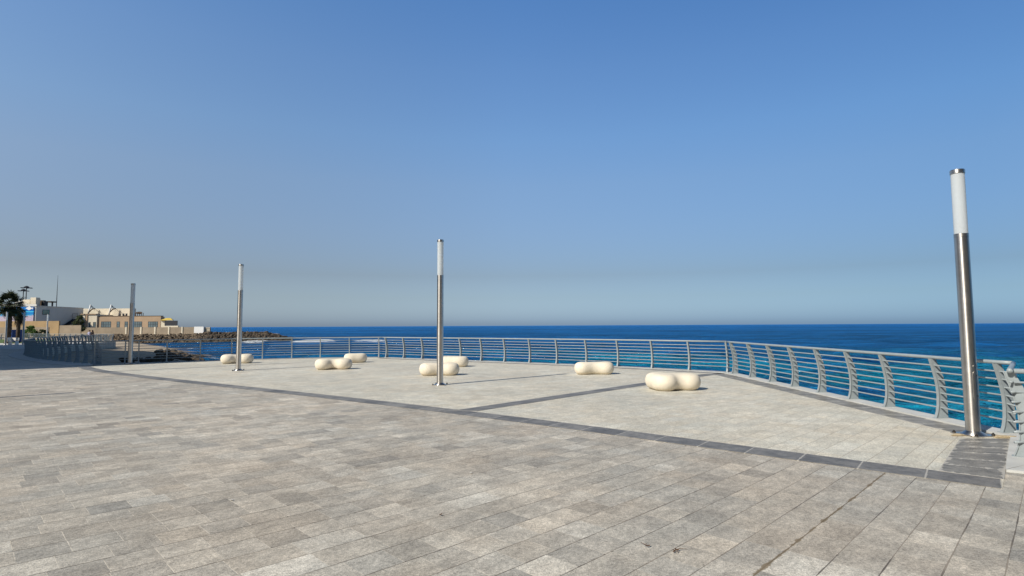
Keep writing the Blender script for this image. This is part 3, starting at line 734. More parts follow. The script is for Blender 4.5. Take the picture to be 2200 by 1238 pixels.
# ------------------------------------------------------------------ lamps
def make_lamp():
    t = thing('lamp_post', 'x', 'lamp post')
    bm = bmesh.new(); lathe(bm, [(.088, .0), (.088, 2.90)], 40, cap=False); obj('pole', bm, M_steel, t, True)
    for p in t.children[-1].data.polygons: p.use_smooth = abs(p.normal.z) < .5
    bm = bmesh.new(); lathe(bm, [(.0895, 2.902), (.0895, 2.955)], 40); obj('collar', bm, M_steel, t)
    bm = bmesh.new(); lathe(bm, [(.0835, 2.957), (.0835, 3.862)], 40, cap=False); obj('lamp_cover', bm, M_frost, t, True)
    for p in t.children[-1].data.polygons: p.use_smooth = abs(p.normal.z) < .5
    bm = bmesh.new(); lathe(bm, [(.0905, 3.864), (.0915, 3.870), (.0915, 3.918), (.086, 3.926), (.02, 3.93)], 40); obj('cap', bm, M_steel, t)
    bm = bmesh.new(); lathe(bm, [(.165, .0), (.165, .008), (.098, .052), (.0895, .060)], 40, cap=False); obj('base_skirt', bm, M_steel, t, True)
    bm = bmesh.new(); box(bm, -.185, .185, -.185, .185, 0.0, .012); pl = obj('base_plate', bm, M_steel, t)
    for sx in (-1, 1):
        for sy in (-1, 1):
            bm = bmesh.new(); lathe(bm, [(.020, .0), (.020, .022), (.011, .024), (.011, .036)], 6, Matrix.Translation((sx * .155, sy * .155, .012)))
            obj('anchor_bolt', bm, M_bolt, t)
    # access door: rounded plate following the tube, facing -Y
    def curved(name, w, z0, z1, r, thick, rad):
        bm = bmesh.new(); n_ = 14; cols = []
        for k in range(n_ + 1):
            x = -w + 2 * w * k / n_; e = max(0.0, abs(x) - (w - rad)); h = rad - math.sqrt(max(0.0, rad * rad - e * e))
            cols.append([bm.verts.new((rr * math.sin(x / r), -rr * math.cos(x / r), zz)) for rr, zz in ((r, z0 + h), (r + thick, z0 + h + .0012), (r + thick, z1 - h - .0012), (r, z1 - h))])
        for A, B in zip(cols, cols[1:]):
            for q in range(3): bm.faces.new((A[q], B[q], B[q + 1], A[q + 1]))
        bm.faces.new(cols[0]); bm.faces.new(cols[-1][::-1])
        bmesh.ops.recalc_face_normals(bm, faces=bm.faces)
        return obj(name, bm, M_steel, t)
    curved('access_door', .052, .50, .93, .088, .004, .050)
    curved('name_plate', .042, .985, 1.012, .088, .0035, .010)
    for z in (.57, .865):
        bm = bmesh.new(); lathe(bm, [(.008, 0), (.008, .006)], 12, Matrix.Translation((0, -.0915, z)) @ Matrix.Rotation(R(90), 4, 'X')); obj('screw', bm, M_bolt, t)
    return t
LAMPS = [(6.62, 8.02, 14, 0, 'tall lamp post at the right beside the railing corner, nearest of the lamps'),
         (-1.97, 15.06, -8, 0, 'steel lamp post standing in the middle of the plaza in front of two benches'),
         (-10.07, 20.33, 15, 0, 'sunlit steel lamp post in front of the leftmost bench'),
         (-16.84, 24.35, 20, 0, 'shaded grey lamp post against the corner of the railing'),
         (-14.6, 10.55, 20, 0, 'steel lamp post just left of the picture, its shadow crossing the paving'),
         (-60.3, 65.6, 10, -.38, 'distant white-topped lamp post at the left edge before the blue kiosk'),
         (-57.6, 64.9, 10, -.38, 'distant sunlit lamp post beside the white slatted bench'),
         (-66.3, 78.5, 10, -.38, 'distant shaded lamp post in front of the green bushes')]
lamp0 = make_lamp()
for i, (x, y, rz, z, lb) in enumerate(LAMPS):
    o = lamp0 if i == 0 else copy_tree(lamp0)
    o.location = (x, y, z + (0.005 if i < 4 else 0)); o.rotation_euler = (0, 0, R(rz)); o['label'] = lb; o['group'] = 'steel lamp posts with frosted tops'
    o.scale = (1, 1, (.985, 1.012, 1, .905)[i] if i < 4 else 1)
# broken mortar by the nearest lamp's foot
M_mort = plain('tan_mortar', (0.42, 0.34, 0.22), 0.9, 0.25, 12, bump=0.4)
for k, (x, y, s, lb) in enumerate(((6.36, 7.97, .085, 'tan mortar lump left of the nearest lamp foot'), (6.88, 7.80, .12, 'tan mortar lump right of the nearest lamp foot'))):
    b = rock_mesh(700 + k, 3, (1.5, .8, .22)); o = obj('mortar_patch', b, M_mort, loc=(x, y, .016)); o.scale = (s, s, s); tag(o, lb, 'mortar')

# ------------------------------------------------------------------ cast stone benches
def sdf_bench(lobes, k, top, bot):
    def f(p):
        r = None
        for (cx, cy, rad, rz_) in lobes:
            q = Vector(((p.x - cx) / rad, (p.y - cy) / rad, (p.z - .20) / rz_)); d = (q.length - 1) * min(rad, rz_)
            if r is None: r = d
            else:
                h = max(k - abs(r - d), 0) / k; r = min(r, d) - h * h * k * .25
        for e, kk in ((p.z - top, .085), (bot - p.z, .06)):
            h = max(kk - abs(r - e), 0) / kk; r = max(r, e) + h * h * kk * .25
        return r
    return f
def bench(name_lobes, k, loc, rz, label):
    f = sdf_bench(name_lobes, k, .405, -.012)
    bm = bmesh.new(); bmesh.ops.create_icosphere(bm, subdivisions=6, radius=1)
    for v in bm.verts:
        d = v.co.normalized(); lo, hi = 0.0, 1.6; o_ = Vector((0, 0, .20))
        for _ in range(16):
            mid = (lo + hi) / 2
            if f(o_ + d * mid) < 0: lo = mid
            else: hi = mid
        v.co = o_ + d * lo
    o = obj('stone_bench', bm, M_bench, None, True, (loc[0], loc[1], 0.006)); o.rotation_euler = (0, 0, R(rz))
    return tag(o, label, 'bench', 'cream bean-shaped stone benches on the plaza')
two = [(-.38, 0, .30, .27), (.38, 0, .30, .27)]
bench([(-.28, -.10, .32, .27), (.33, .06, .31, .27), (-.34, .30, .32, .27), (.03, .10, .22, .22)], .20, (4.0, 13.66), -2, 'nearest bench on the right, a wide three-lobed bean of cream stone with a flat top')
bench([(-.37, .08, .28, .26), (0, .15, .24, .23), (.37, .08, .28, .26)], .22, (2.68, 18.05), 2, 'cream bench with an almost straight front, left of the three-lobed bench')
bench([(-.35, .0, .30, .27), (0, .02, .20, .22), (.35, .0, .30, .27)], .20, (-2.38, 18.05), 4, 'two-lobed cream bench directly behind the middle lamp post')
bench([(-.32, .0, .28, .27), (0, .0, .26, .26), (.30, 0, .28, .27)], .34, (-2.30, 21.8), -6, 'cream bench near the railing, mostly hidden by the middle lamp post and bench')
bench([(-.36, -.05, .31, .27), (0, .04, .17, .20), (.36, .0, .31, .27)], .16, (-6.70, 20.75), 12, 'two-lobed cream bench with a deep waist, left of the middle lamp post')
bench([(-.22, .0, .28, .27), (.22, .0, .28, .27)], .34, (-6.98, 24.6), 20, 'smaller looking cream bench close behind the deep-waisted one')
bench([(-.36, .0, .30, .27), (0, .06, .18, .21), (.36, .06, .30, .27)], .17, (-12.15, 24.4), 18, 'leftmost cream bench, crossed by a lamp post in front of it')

# ------------------------------------------------------------------ litter on the paving
M_leaf = plain('dry_brown_leaf', (0.10, 0.055, 0.03), 0.9, 0.3, 60)
def scrap(x, y, s, rz, label, seed):
    rn = random.Random(seed); bm = bmesh.new()
    tube(bm, [(0, 0, .006), (s * .5, s * .08, .012), (s, -s * .04, .006)], s * .035, 5, s * .012)
    for k in range(5):
        a = rn.uniform(0, 6.28); c = Vector((rn.uniform(-.1, .25) * s, rn.uniform(-.14, .14) * s, .008))
        d = Vector((math.cos(a), math.sin(a), .12)) * s * .24; w = Vector((-math.sin(a), math.cos(a), .2)) * s * .07
        v = [bm.verts.new(c), bm.verts.new(c + d * .5 + w), bm.verts.new(c + d), bm.verts.new(c + d * .5 - w)]; bm.faces.new(v)
    o = obj('dry_leaf', bm, M_leaf, loc=(x, y, .004)); o.rotation_euler = (0, 0, R(rz)); tag(o, label, 'dry leaf')
scrap(1.13, 3.99, .11, 20, 'curled dry leaf with a long stalk on the front paving', 1)
scrap(0.97, 4.08, .08, 120, 'small crumpled dry leaf left of the stalked one', 2)
scrap(-0.62, 4.75, .07, 60, 'tiny dark scrap lying on the middle of the front paving', 3)

for k, (x, y, q) in enumerate(((-0.45, 6.1, .016), (0.35, 5.5, .012), (-2.6, 5.2, .014))):
    b = rock_mesh(820 + k, 2, (1.3, .9, .5)); o = obj('pebble', b, M_conc, loc=(x, y, q * .4)); o.scale = (q, q, q)
    tag(o, ('pale pebble on the middle of the front paving', 'smallest pale pebble, nearer and right of the middle one', 'pale pebble lying on the left part of the front paving')[k], 'pebble')
# ------------------------------------------------------------------ what stands beyond the bay
HZ = lambda px: 705.8 - 0.005 * px
def X_(px, D): return (px - 1100) / FPX * D                 # metres to the side for something D metres off
def Z_(px, py, D): return EYE + (HZ(px) - py) / FPX * D
M_cream = plain('cream_render', (0.66, 0.58, 0.44), 0.9, 0.08, 0.3)
M_white = plain('white_render', (0.60, 0.58, 0.52), 0.9, 0.06, 0.2)
M_brown = plain('sand_brown_render', (0.40, 0.285, 0.185), 0.9, 0.08, 0.3)
M_ochre = plain('ochre_wall', (0.36, 0.25, 0.13), 0.9, 0.12, 0.3)
M_wall = plain('pink_beige_wall', (0.30, 0.24, 0.17), 0.9, 0.14, 0.4)
M_glass = plain('tinted_window_glass', (0.13, 0.17, 0.18), 0.15, 0.2, 0.5, spec=0.6)
M_teal = plain('teal_window_glass', (0.02, 0.19, 0.19), 0.2, 0.2, 0.5, spec=0.6)
M_frame = plain('dark_window_frame', (0.07, 0.08, 0.085), 0.5, 0.1)
M_dark = plain('dark_metal', (0.035, 0.035, 0.04), 0.6, 0.2)
M_blue = plain('blue_plastic', (0.02, 0.05, 0.20), 0.5, 0.1)
M_yel = plain('yellow_canvas', (0.50, 0.36, 0.07), 0.8, 0.1)
M_pylon = plain('white_steel', (0.75, 0.73, 0.68), 0.5, 0.05)
M_thatch = plain('dark_thatch', (0.075, 0.050, 0.032), 0.95, 0.4, 2, bump=0.6)
def bpart(name, mat, parent, *bx, sm=False):
    bm = bmesh.new()
    for b in bx: box(bm, *b)
    base = parent.location if parent.parent is None else parent.parent.location
    o = obj(name, bm, mat)
    o.data.transform(Matrix.Translation(-base)); o.parent = parent
    return o
GL = -0.45
SHEAR = lambda o, k, y0: o.data.transform(Matrix(((1, -k, 0, k * y0), (0, 1, 0, 0), (0, 0, 1, 0), (0, 0, 0, 1))))
def window(parent, x0, x1, z0, z1, y, nx=3, nz=2, glass=M_glass):
    fr = bpart('window', M_frame, parent, (x0, x1, y - .06, y - .003, z0, z0 + .09), (x0, x1, y - .06, y - .003, z1 - .09, z1), (x0, x0 + .09, y - .06, y - .003, z0 + .09, z1 - .09), (x1 - .09, x1, y - .06, y - .003, z0 + .09, z1 - .09),
               *[(x0 + (x1 - x0) * k / nx - .05, x0 + (x1 - x0) * k / nx + .05, y - .058, y - .003, z0 + .09, z1 - .09) for k in range(1, nx)],
               *[(x0 + .09, x1 - .09, y - .056, y - .003, z0 + (z1 - z0) * k / nz - .04, z0 + (z1 - z0) * k / nz + .04) for k in range(1, nz)])
    bm = bmesh.new(); box(bm, x0 + .02, x1 - .02, y - .03, y - .002, z0 + .02, z1 - .02)
    o = obj('pane', bm, glass); o.data.transform(Matrix.Translation(-parent.location)); o.parent = fr
    return fr

# white building with the painted end wall
wb = thing('building', 'white building with an undersea mural on its end wall and units on its roof', 'building', (-140, 155, GL))
bpart('wall', M_white, wb, (-152, -130.0, 150, 169, GL, 7.55))
bpart('parapet', M_white, wb, (-152.2, -132.5, 149.85, 150.25, 7.55, 8.25), (-132.5, -129.8, 149.8, 150.3, 7.55, 8.1), (-130.25, -129.85, 150.3, 169, 7.55, 7.75))
def mural():
    m = NT('painted_mural', 0.8, 0.1); p = m.objco(); x, y, z = m.xyz(p)
    n = m.noise(m.scalev(p, 1, 1, 1), 1.1, 5, 0.7); n2 = m.noise(p, 4.0, 4, 0.7)
    b = m.mix(m.ramp(m.ma('ADD', z, m.ma('MULTIPLY', n, 0.8)), 5.2, 6.9), (0.05, 0.42, 0.62), (0.012, 0.16, 0.48))
    line = m.ramp(m.ma('ABSOLUTE', m.ma('SUBTRACT', z, 6.5)), 0.16, 0.05); b = m.mix(line, b, (0.10, 0.60, 0.75))
    coral = m.ramp(m.ma('SUBTRACT', m.ma('ADD', 4.4, m.ma('MULTIPLY', n, 2.0)), z), -0.3, 0.3)
    b = m.mix(coral, b, m.mix(m.ramp(n2, .4, .6), (0.42, 0.30, 0.42), (0.55, 0.50, 0.52)))
    m.col(b); return m.m
mu = bpart('mural', mural(), wb, (-151.6, -130.45, 149.72, 149.97, 1.9, 7.35))
bm = bmesh.new()
f1 = [(-.0, .62), (.75, 0.12), (1.05, .34), (1.05, -.25), (.75, -.05), (0, -.5), (-1.0, .05)]
for yy in (0, -.06): pass
va = [bm.verts.new((x, 0, z)) for x, z in f1]; vb = [bm.verts.new((x, -.05, z)) for x, z in f1]
bm.faces.new(va[::-1]); bm.faces.new(vb)
for i in range(len(f1)): bm.faces.new((va[i], va[(i + 1) % 7], vb[(i + 1) % 7], vb[i]))
bmesh.ops.recalc_face_normals(bm, faces=bm.faces)
fi = obj('painted_fish', bm, M_pylon, mu); fi.location = Vector((-131.6, 149.70, 6.95)) - wb.location
# side wall (faces right, in shade): window, stair, door outlines
def side_box(name, mat, y0, y1, z0, z1, th=.05, parent=None):
    return bpart(name, mat, parent or wb, (-130.0 + .002, -130.0 + th, y0, y1, z0, z1))
fw = side_box('window', M_frame, 152.3, 155.0, 5.3, 6.7, .04); bm = bmesh.new(); box(bm, -129.97, -129.93, 152.45, 154.85, 5.42, 6.58); pn = obj('pane', bm, M_teal); pn.data.transform(Matrix.Translation(-wb.location)); pn.parent = fw
side_box('door', M_frame, 164.2, 164.3, 3.6, 5.9, .04); side_box('door', M_frame, 166.4, 166.5, 3.6, 5.9, .04); side_box('lintel', M_frame, 164.3, 166.4, 5.8, 5.9, .04)
bm = bmesh.new()
for k in range(14):
    box(bm, -129.98, -128.7, 158.6 + k * .42, 159.02 + k * .42, 1.2 + k * .20, 1.6 + k * .20)
st = obj('outside_stair', bm, M_dark); st.data.transform(Matrix.Translation(-wb.location)); st.parent = wb
def roof_unit(x, y, z, w, d, h, mat, name='roof_unit'): return bpart(name, mat, wb, (x - w / 2, x + w / 2, y - d / 2, y + d / 2, z, z + h))
roof_unit(-133.6, 152, 7.55, 2.0, 2, 1.9, M_cream); roof_unit(-136.6, 153, 7.55, 1.8, 2, 1.6, M_white); roof_unit(-131.6, 151.6, 8.1, 1.5, 1.5, 1.9, M_cream)
roof_unit(-130.9, 154.2, 7.55, .8, 1.4, 1.6, M_dark); roof_unit(-130.9, 156.6, 8.85, 1.6, 2.2, .35, M_thatch, 'roof_canopy'); roof_unit(-130.8, 157, 7.55, .3, .3, 1.3, M_dark, 'canopy_post'); roof_unit(-132.3, 153.2, 7.55, .9, 1.2, 2.3, M_cream); roof_unit(-134.5, 158, 7.55, 1.2, 1.2, 2.0, M_thatch)
bm = bmesh.new(); tube(bm, [(-131.8, 160, 7.5), (-131.8, 160, 12.6), (-131.8, 160, 17.0)], .13, 6, .03)
an = obj('antenna_mast', bm, M_dark); an.data.transform(Matrix.Translation(-wb.location)); an.parent = wb

for o_ in [c for r_ in wb.children for c in (r_, *r_.children)]:
    if o_ is not fi: SHEAR(o_, 0.10, 150 - wb.location.y)
# long building with brown front wing
lb = thing('building', 'low cream building with a brown wing, window bands and white roof pylons', 'building', (-118, 168, GL))
D = 165
xb0, xb1 = X_(211, D), X_(346, D); zt = Z_(280, 680, D)
bpart('brown_wing', M_brown, lb, (xb0, xb1, D, D + 1.2, GL, zt), (xb0, X_(300, D), D + 1.2, D + 12, GL, zt))
bpart('wing_coping', M_thatch, lb, (xb0 - .05, xb1 + .05, D - .08, D + 1.25, zt, zt + .12))
bpart('cream_front', M_cream, lb, (X_(176, D), xb0 - .003, D - .4, D + 12, GL, Z_(190, 676.5, D)))
bpart('pilaster', M_brown, lb, (X_(186.5, D), X_(191.5, D), D - .6, D - .403, GL, Z_(190, 676.5, D) - .2))
bpart('upper_storey', M_cream, lb, (X_(176.5, 172), X_(291, 172), 171, 172.2, 0, Z_(230, 663.5, 171)))
bpart('cornice', M_brown, lb, (X_(176, D) - .1, X_(210, D), D - .7, D + 1, Z_(190, 676.5, D), Z_(190, 676.5, D) + .22))
for a, b, nx in ((218.5, 239.5, 4), (252, 258.5, 1), (269, 276, 1), (287, 306, 4), (319.5, 340, 4)):
    window(lb, X_(a, D), X_(b, D), Z_(a, 704, D), Z_(a, 691.3, D), D, nx, 2)
for a, b in ((178.5, 183.5), (193, 195.5), (201.5, 207)):
    window(lb, X_(a, D - .4), X_(b, D - .4), Z_(a, 704, D), Z_(a, 692.5, D), D - .4, 1, 2)
for a in (189.5, 234.2):
    bm = bmesh.new(); xx = X_(a, 169)
    tube(bm, [(xx - .35, 169.5, Z_(a, 677, 169)), (xx + .28, 169.5, Z_(a, 655, 169))], .24, 8, .17)
    o = obj('roof_pylon', bm, M_pylon, None, True); o.data.transform(Matrix.Translation(-lb.location)); o.parent = lb
    for e in (6, 10, 20):
        bm = bmesh.new(); tube(bm, [(xx + .28, 169.5, Z_(a, 656, 169)), (X_(a + e, 169), 169.8, Z_(a, 663 + e * .45, 169))], .05, 5)
        c_ = obj('stay_cable', bm, M_dark); c_.data.transform(Matrix.Translation(-lb.location)); c_.parent = lb
    bm = bmesh.new(); tube(bm, [(X_(a + 1, 169), 169.2, Z_(a, 671, 169)), (X_(a + 7, 169), 169.2, Z_(a, 665, 169)), (X_(a + 13, 169), 169.2, Z_(a, 663.5, 169))], .16, 6)
    c_ = obj('curved_truss', bm, M_thatch); c_.data.transform(Matrix.Translation(-lb.location)); c_.parent = lb
for a in (262, 269.5, 276):
    bpart('roof_vent', M_dark, lb, (X_(a, 169) - .15, X_(a, 169) + .15, 168, 168.4, zt, zt + .9))
# thatched parasol frame on the roof
b_ = rock_mesh(51, 3, (1.25, .8, .42)); tp = obj('thatch_canopy', b_, M_thatch, lb); tp.location = Vector((X_(300, 169), 169, zt + 1.05)) - lb.location
for k in range(-2, 3):
    bpart('canopy_post', M_thatch, lb, (X_(300, 169) + k * .5 - .06, X_(300, 169) + k * .5 + .06, 168.9 + .1 * k, 169.05 + .1 * k, zt + .12, zt + 1.1))
# small pavilion with yellow canopy
pv = thing('pavilion', 'small pavilion with a yellow canopy and dark panel beside the brown building', 'pavilion', (X_(365, 160), 162, GL))
bpart('column', M_cream, pv, (X_(347, 160), X_(355, 160), 160, 160.8, GL, Z_(350, 689, 160)))
bpart('dark_screen', M_dark, pv, (X_(356.5, 160), X_(383, 160), 159.6, 159.9, Z_(370, 699.7, 160), Z_(370, 689.6, 160)))
bpart('plinth', M_cream, pv, (X_(355.2, 160), X_(385, 160), 159.7, 160.3, GL, Z_(370, 700, 160)))
bm = bmesh.new(); x0, x1 = X_(347, 160), X_(375, 160); z0, z1 = Z_(360, 688.7, 160), Z_(360, 683.8, 160)
v = [bm.verts.new(q) for q in ((x0, 159.4, z0), (x1, 159.4, z0), (x1 - .6, 161, z0), (x0 - .6, 161, z0), (X_(357, 160), 160.2, z1), (X_(366, 160), 160.2, z1))]
for f in ((0, 1, 5, 4), (1, 2, 5), (2, 3, 4, 5), (3, 0, 4), (3, 2, 1, 0)): bm.faces.new([v[i] for i in f])
o = obj('canopy', bm, M_yel); o.data.transform(Matrix.Translation(-pv.location)); o.parent = pv
# sea wall
sw = thing('boundary_wall', 'long pink-beige boundary wall with pale posts above the boulders', 'wall', (-105, 150, GL))
zw = Z_(300, 703.8, 150)
bpart('wall_panel', M_wall, sw, (X_(96, 150), X_(418, 150), 150, 150.3, -.9, zw))
for a in (273, 305, 335, 364.5, 393): bpart('wall_post', M_cream, sw, (X_(a, 150) - .18, X_(a, 150) + .18, 149.85, 150.4, -.9, zw + .1))
bx_ = thing('end_block', 'bright cream block at the end of the beige boundary wall', 'wall block', (X_(428, 150), 150, GL))
bpart('block', M_pylon, bx_, (X_(418.2, 149.4), X_(438.5, 149.4), 149.4, 149.95, -.9, Z_(428, 702.3, 149.4)))
sb = thing('striped_block', 'striped beige block just right of the bright cream one', 'wall block', (X_(446, 150), 150.5, GL))
bpart('block', M_wall, sb, (X_(438.8, 150), X_(452.5, 150), 150.0, 150.4, -.9, Z_(446, 703.8, 150)))
for k in range(4): bpart('ledge', M_cream, sb, (X_(438.8, 150), X_(452.5, 150), 149.9, 149.995, .15 + k * .38, .30 + k * .38))
w2 = thing('boundary_wall', 'ochre wall in front of the white building, stepping down at its right end', 'wall', (-124, 143, GL))
bpart('wall_panel', M_ochre, w2, (X_(-60, 143), X_(128, 143), 143, 143.4, GL, Z_(60, 690.5, 143)))
bpart('wall_panel', M_wall, w2, (X_(128, 143) + .003, X_(175, 143), 143.1, 143.3, GL, Z_(150, 699.5, 143)))
w3 = thing('boundary_wall', 'lower pinkish wall behind the green bushes at the far left', 'wall', (-115, 126, GL))
bpart('wall_panel', M_wall, w3, (X_(-60, 126), X_(106, 126), 126, 126.3, GL, Z_(60, 703.5, 126)))

# high masts behind the palm
for px, py, D, lb_ in ((54.3, 618.5, 240, 'tall floodlight mast behind the palm, the higher of two'), (48, 625, 250, 'tall floodlight mast behind the palm, the lower of two')):
    t = thing('floodlight_mast', lb_, 'floodlight mast', (X_(px, D), D, GL), 0, 'floodlight masts')
    H = Z_(px, py, D) - GL
    bm = bmesh.new(); lathe(bm, [(.28, 0), (.16, H)], 8); obj('mast', bm, M_dark, t, True)
    bm = bmesh.new(); lathe(bm, [(.5, H - .1), (1.1, H + .2), (.6, H + .6), (.2, H + .8)], 10)
    obj('head_ring', bm, M_dark, t)
    for k in range(6):
        a = k * 1.047; bm = bmesh.new(); M = Matrix.Translation((math.cos(a) * 1.7, math.sin(a) * 1.7, H - .15)) @ Matrix.Rotation(a, 4, 'Z')
        box(bm, -.7, .35, -.3, .3, -.14, .16, M); obj('floodlight', bm, M_dark, t)

# palms
M_frond = plain('palm_frond', (0.028, 0.040, 0.016), 0.7, 0.4, 1.5)
M_trunk = plain('palm_trunk', (0.060, 0.045, 0.032), 0.95, 0.4, 3, bump=0.6)
def palm(loc, h, cr, seed, label, nf=46, tr=.24):
    rn = random.Random(seed); t = thing('palm_tree', label, 'palm tree', loc, 0, 'fan palms on the lawn')
    bm = bmesh.new(); n = 10
    prof = [(tr * 1.5, 0), (tr * 1.15, h * .06)] + [(tr * (1.0 + .08 * ((k % 2) * 2 - 1)), h * (.1 + .9 * k / 22)) for k in range(23)]
    lathe(bm, prof, 12); obj('trunk', bm, M_trunk, t, True)
    bm = bmesh.new()
    for k in range(nf):
        az = k * 2.39996 + rn.uniform(-.2, .2); el = R(80 - 150 * (k / nf) ** .85 + rn.uniform(-8, 8)); L = cr * rn.uniform(.75, 1.08)
        o_ = Vector((0, 0, h)); d = Vector((math.cos(az) * math.cos(el), math.sin(az) * math.cos(el), math.sin(el)))
        # arching stalk, then a fan of drooping blades
        p1 = o_ + d * L * .55; tube(bm, [o_, o_ + d * L * .3 + Vector((0, 0, .04)), p1], .03, 4, .02)
        side = d.cross(Vector((0, 0, 1))); side = side.normalized() if side.length > .1 else Vector((1, 0, 0)); up = side.cross(d)
        for j in range(17):
            a = R(-100 + 200 * j / 16); bd = (d * math.cos(a) + side * math.sin(a) + up * .12 * math.cos(a * 2)).normalized(); bl = L * .52 * (1 - .25 * abs(a) / 1.7) * rn.uniform(.85, 1.1)
            m1 = p1 + bd * bl * .55; m2 = m1 + (bd * .75 + Vector((0, 0, -.55))).normalized() * bl * .5
            w = (bd.cross(up)).normalized() * .055 * cr / 1.6
            v = [bm.verts.new(p1), bm.verts.new(m1 + w), bm.verts.new(m2), bm.verts.new(m1 - w)]; bm.faces.new(v)
    obj('crown', bm, M_frond, t)
    # skirt of dead leaves
    bm = bmesh.new()
    for k in range(90):
        az = rn.uniform(0, 6.28); z = h - rn.uniform(.1, 1.2); r = tr * rn.uniform(1, 1.6)
        p = Vector((math.cos(az) * r, math.sin(az) * r, z)); q = p + Vector((math.cos(az) * .25, math.sin(az) * .25, -rn.uniform(.4, .8))); s = Vector((-math.sin(az), math.cos(az), 0)) * .09
        bm.faces.new([bm.verts.new(p + s), bm.verts.new(p - s), bm.verts.new(q)])
    obj('dead_fronds', bm, M_trunk, t)
    return t
D = 72
palm((X_(20.5, D), D, GL), Z_(20, 655, D) - GL, 1.95, 1, 'dark fan palm with the thick trunk at the far left', 54, .33)
palm((X_(41.5, 74), 74, GL), Z_(41, 675, 74) - GL, 1.2, 2, 'smaller fan palm with a slimmer trunk right of the thick one', 40, .22)

# bushes: leaf clumps through an uneven volume
M_leaf1 = plain('bright_green_leaves', (0.085, 0.155, 0.028), 0.7, 0.5, 1.2)
M_leaf2 = plain('dull_green_leaves', (0.060, 0.075, 0.028), 0.75, 0.5, 1.2)
M_twig = plain('brown_twigs', (0.08, 0.06, 0.04), 0.9, 0.3)
def bush(loc, blobs, n, leaf, mat, label, seed, cat='bush'):
    rn = random.Random(seed); t = thing('bush', label, cat, loc)
    bm = bmesh.new()
    for bx, by, bz, r in blobs: tube(bm, [(bx * .2, by * .2, 0), (bx * .6, by * .6, bz * .5), (bx, by, bz)], .06, 5, .02)
    obj('stems', bm, M_twig, t)
    bm = bmesh.new(); cl = []
    for bx, by, bz, r in blobs:
        for _ in range(14):
            v = Vector((rn.gauss(0, 1), rn.gauss(0, 1), rn.gauss(0, 1))).normalized() * r * rn.uniform(.55, 1.05)
            cl.append((Vector((bx, by, bz)) + v, r * rn.uniform(.22, .4)))
    for _ in range(n):
        c, r = cl[rn.randrange(len(cl))]
        p = c + Vector((rn.gauss(0, .5), rn.gauss(0, .5), rn.gauss(0, .42))) * r
        if p.z < .05: continue
        a = Vector((rn.gauss(0, 1), rn.gauss(0, 1), rn.gauss(0, 1))).normalized(); b = a.orthogonal().normalized(); l = leaf * rn.uniform(.6, 1.3)
        bm.faces.new([bm.verts.new(p - a * l), bm.verts.new(p + b * l * .5), bm.verts.new(p + a * l), bm.verts.new(p - b * l * .5)])
    obj('foliage', bm, mat, t)
    return t
D = 112
bush((X_(66, D), D, GL), [(0, 0, 1.4, 1.0), (-.9, 0, .8, .7), (.8, 0, 1.0, .8), (.1, 0, 2.0, .55)], 5200, .11, M_leaf1, 'bright green pointed bush in front of the pinkish wall', 1)
bush((X_(88, D), D, GL), [(-.5, 0, .9, .7), (.5, .2, .9, .8), (1.3, 0, .7, .6)], 4200, .11, M_leaf2, 'darker rounded bush right of the bright green one', 2)
bush((X_(168, 145), 145, GL), [(0, 0, 2.6, 1.3), (.6, 0, 3.9, 1.0), (-1.2, 0, 1.6, 1.0), (.9, 0, 1.8, 1.0), (.4, 0, 4.8, .6)], 5200, .15, M_leaf2, 'tall olive shrub between the white and the cream buildings', 3)

# blue kiosk, street bench, people at the far rail
kk = thing('kiosk', 'dark blue kiosk with a white-lettered sign, left of the thick palm', 'kiosk', (X_(9, 76), 78, GL))
bpart('cabin', M_blue, kk, (X_(2.5, 76), X_(14.5, 76), 77, 79, GL, Z_(9, 709, 76)))
bpart('sign_board', M_blue, kk, (X_(2.5, 76), X_(13.5, 76), 76.85, 76.997, Z_(9, 708.5, 76), Z_(9, 702.5, 76)))
for k in range(3): bpart('letter_bar', M_pylon, kk, (X_(5.0 + k * 2.6, 76), X_(6.2 + k * 2.6, 76), 76.80, 76.848, Z_(9, 707.3, 76), Z_(9, 703.9, 76)))
sbn = thing('street_bench', 'pale street bench with a raised left arm beside the curved railing', 'bench', (X_(33, 66), 66, zg(X_(33, 66), 66)))
def sb_part(name, *b):
    bm = bmesh.new()
    for q in b: box(bm, *q)
    return obj(name, bm, M_pylon, sbn)
sb_part('seat', (-.48, .42, -.22, .25, .40, .45)); sb_part('backrest', (-.48, .42, .26, .30, .50, .84)); sb_part('leg', (-.47, -.40, -.2, .25, 0, .40)); sb_part('leg', (.34, .41, -.2, .25, 0, .40)); sb_part('arm', (-.56, -.485, -.22, .3, .35, .86))

M_skin = plain('skin', (0.35, 0.20, 0.13), 0.6, 0.05); M_hair = plain('black_hair', (0.012, 0.010, 0.010), 0.6, 0.1)
M_lav = plain('lavender_shirt', (0.42, 0.42, 0.58), 0.85, 0.1); M_trou = plain('dark_trousers', (0.03, 0.035, 0.05), 0.85, 0.1); M_abaya = plain('black_robe', (0.010, 0.010, 0.012), 0.85, 0.2)
def skin_chain(name, joints, edges, mat, parent, sub=1):
    me = bpy.data.meshes.new(name); me.from_pydata([j[0] for j in joints], edges, []); me.update()
    o = bpy.data.objects.new(name, me); C.objects.link(o); o.parent = parent
    md = o.modifiers.new('skin', 'SKIN')
    for i, j in enumerate(joints):
        r = j[1] if isinstance(j[1], tuple) else (j[1], j[1]); me.skin_vertices[0].data[i].radius = r
    me.skin_vertices[0].data[0].use_root = True
    sb_ = o.modifiers.new('sub', 'SUBSURF'); sb_.levels = sub; sb_.render_levels = sub
    me.materials.append(mat); return o
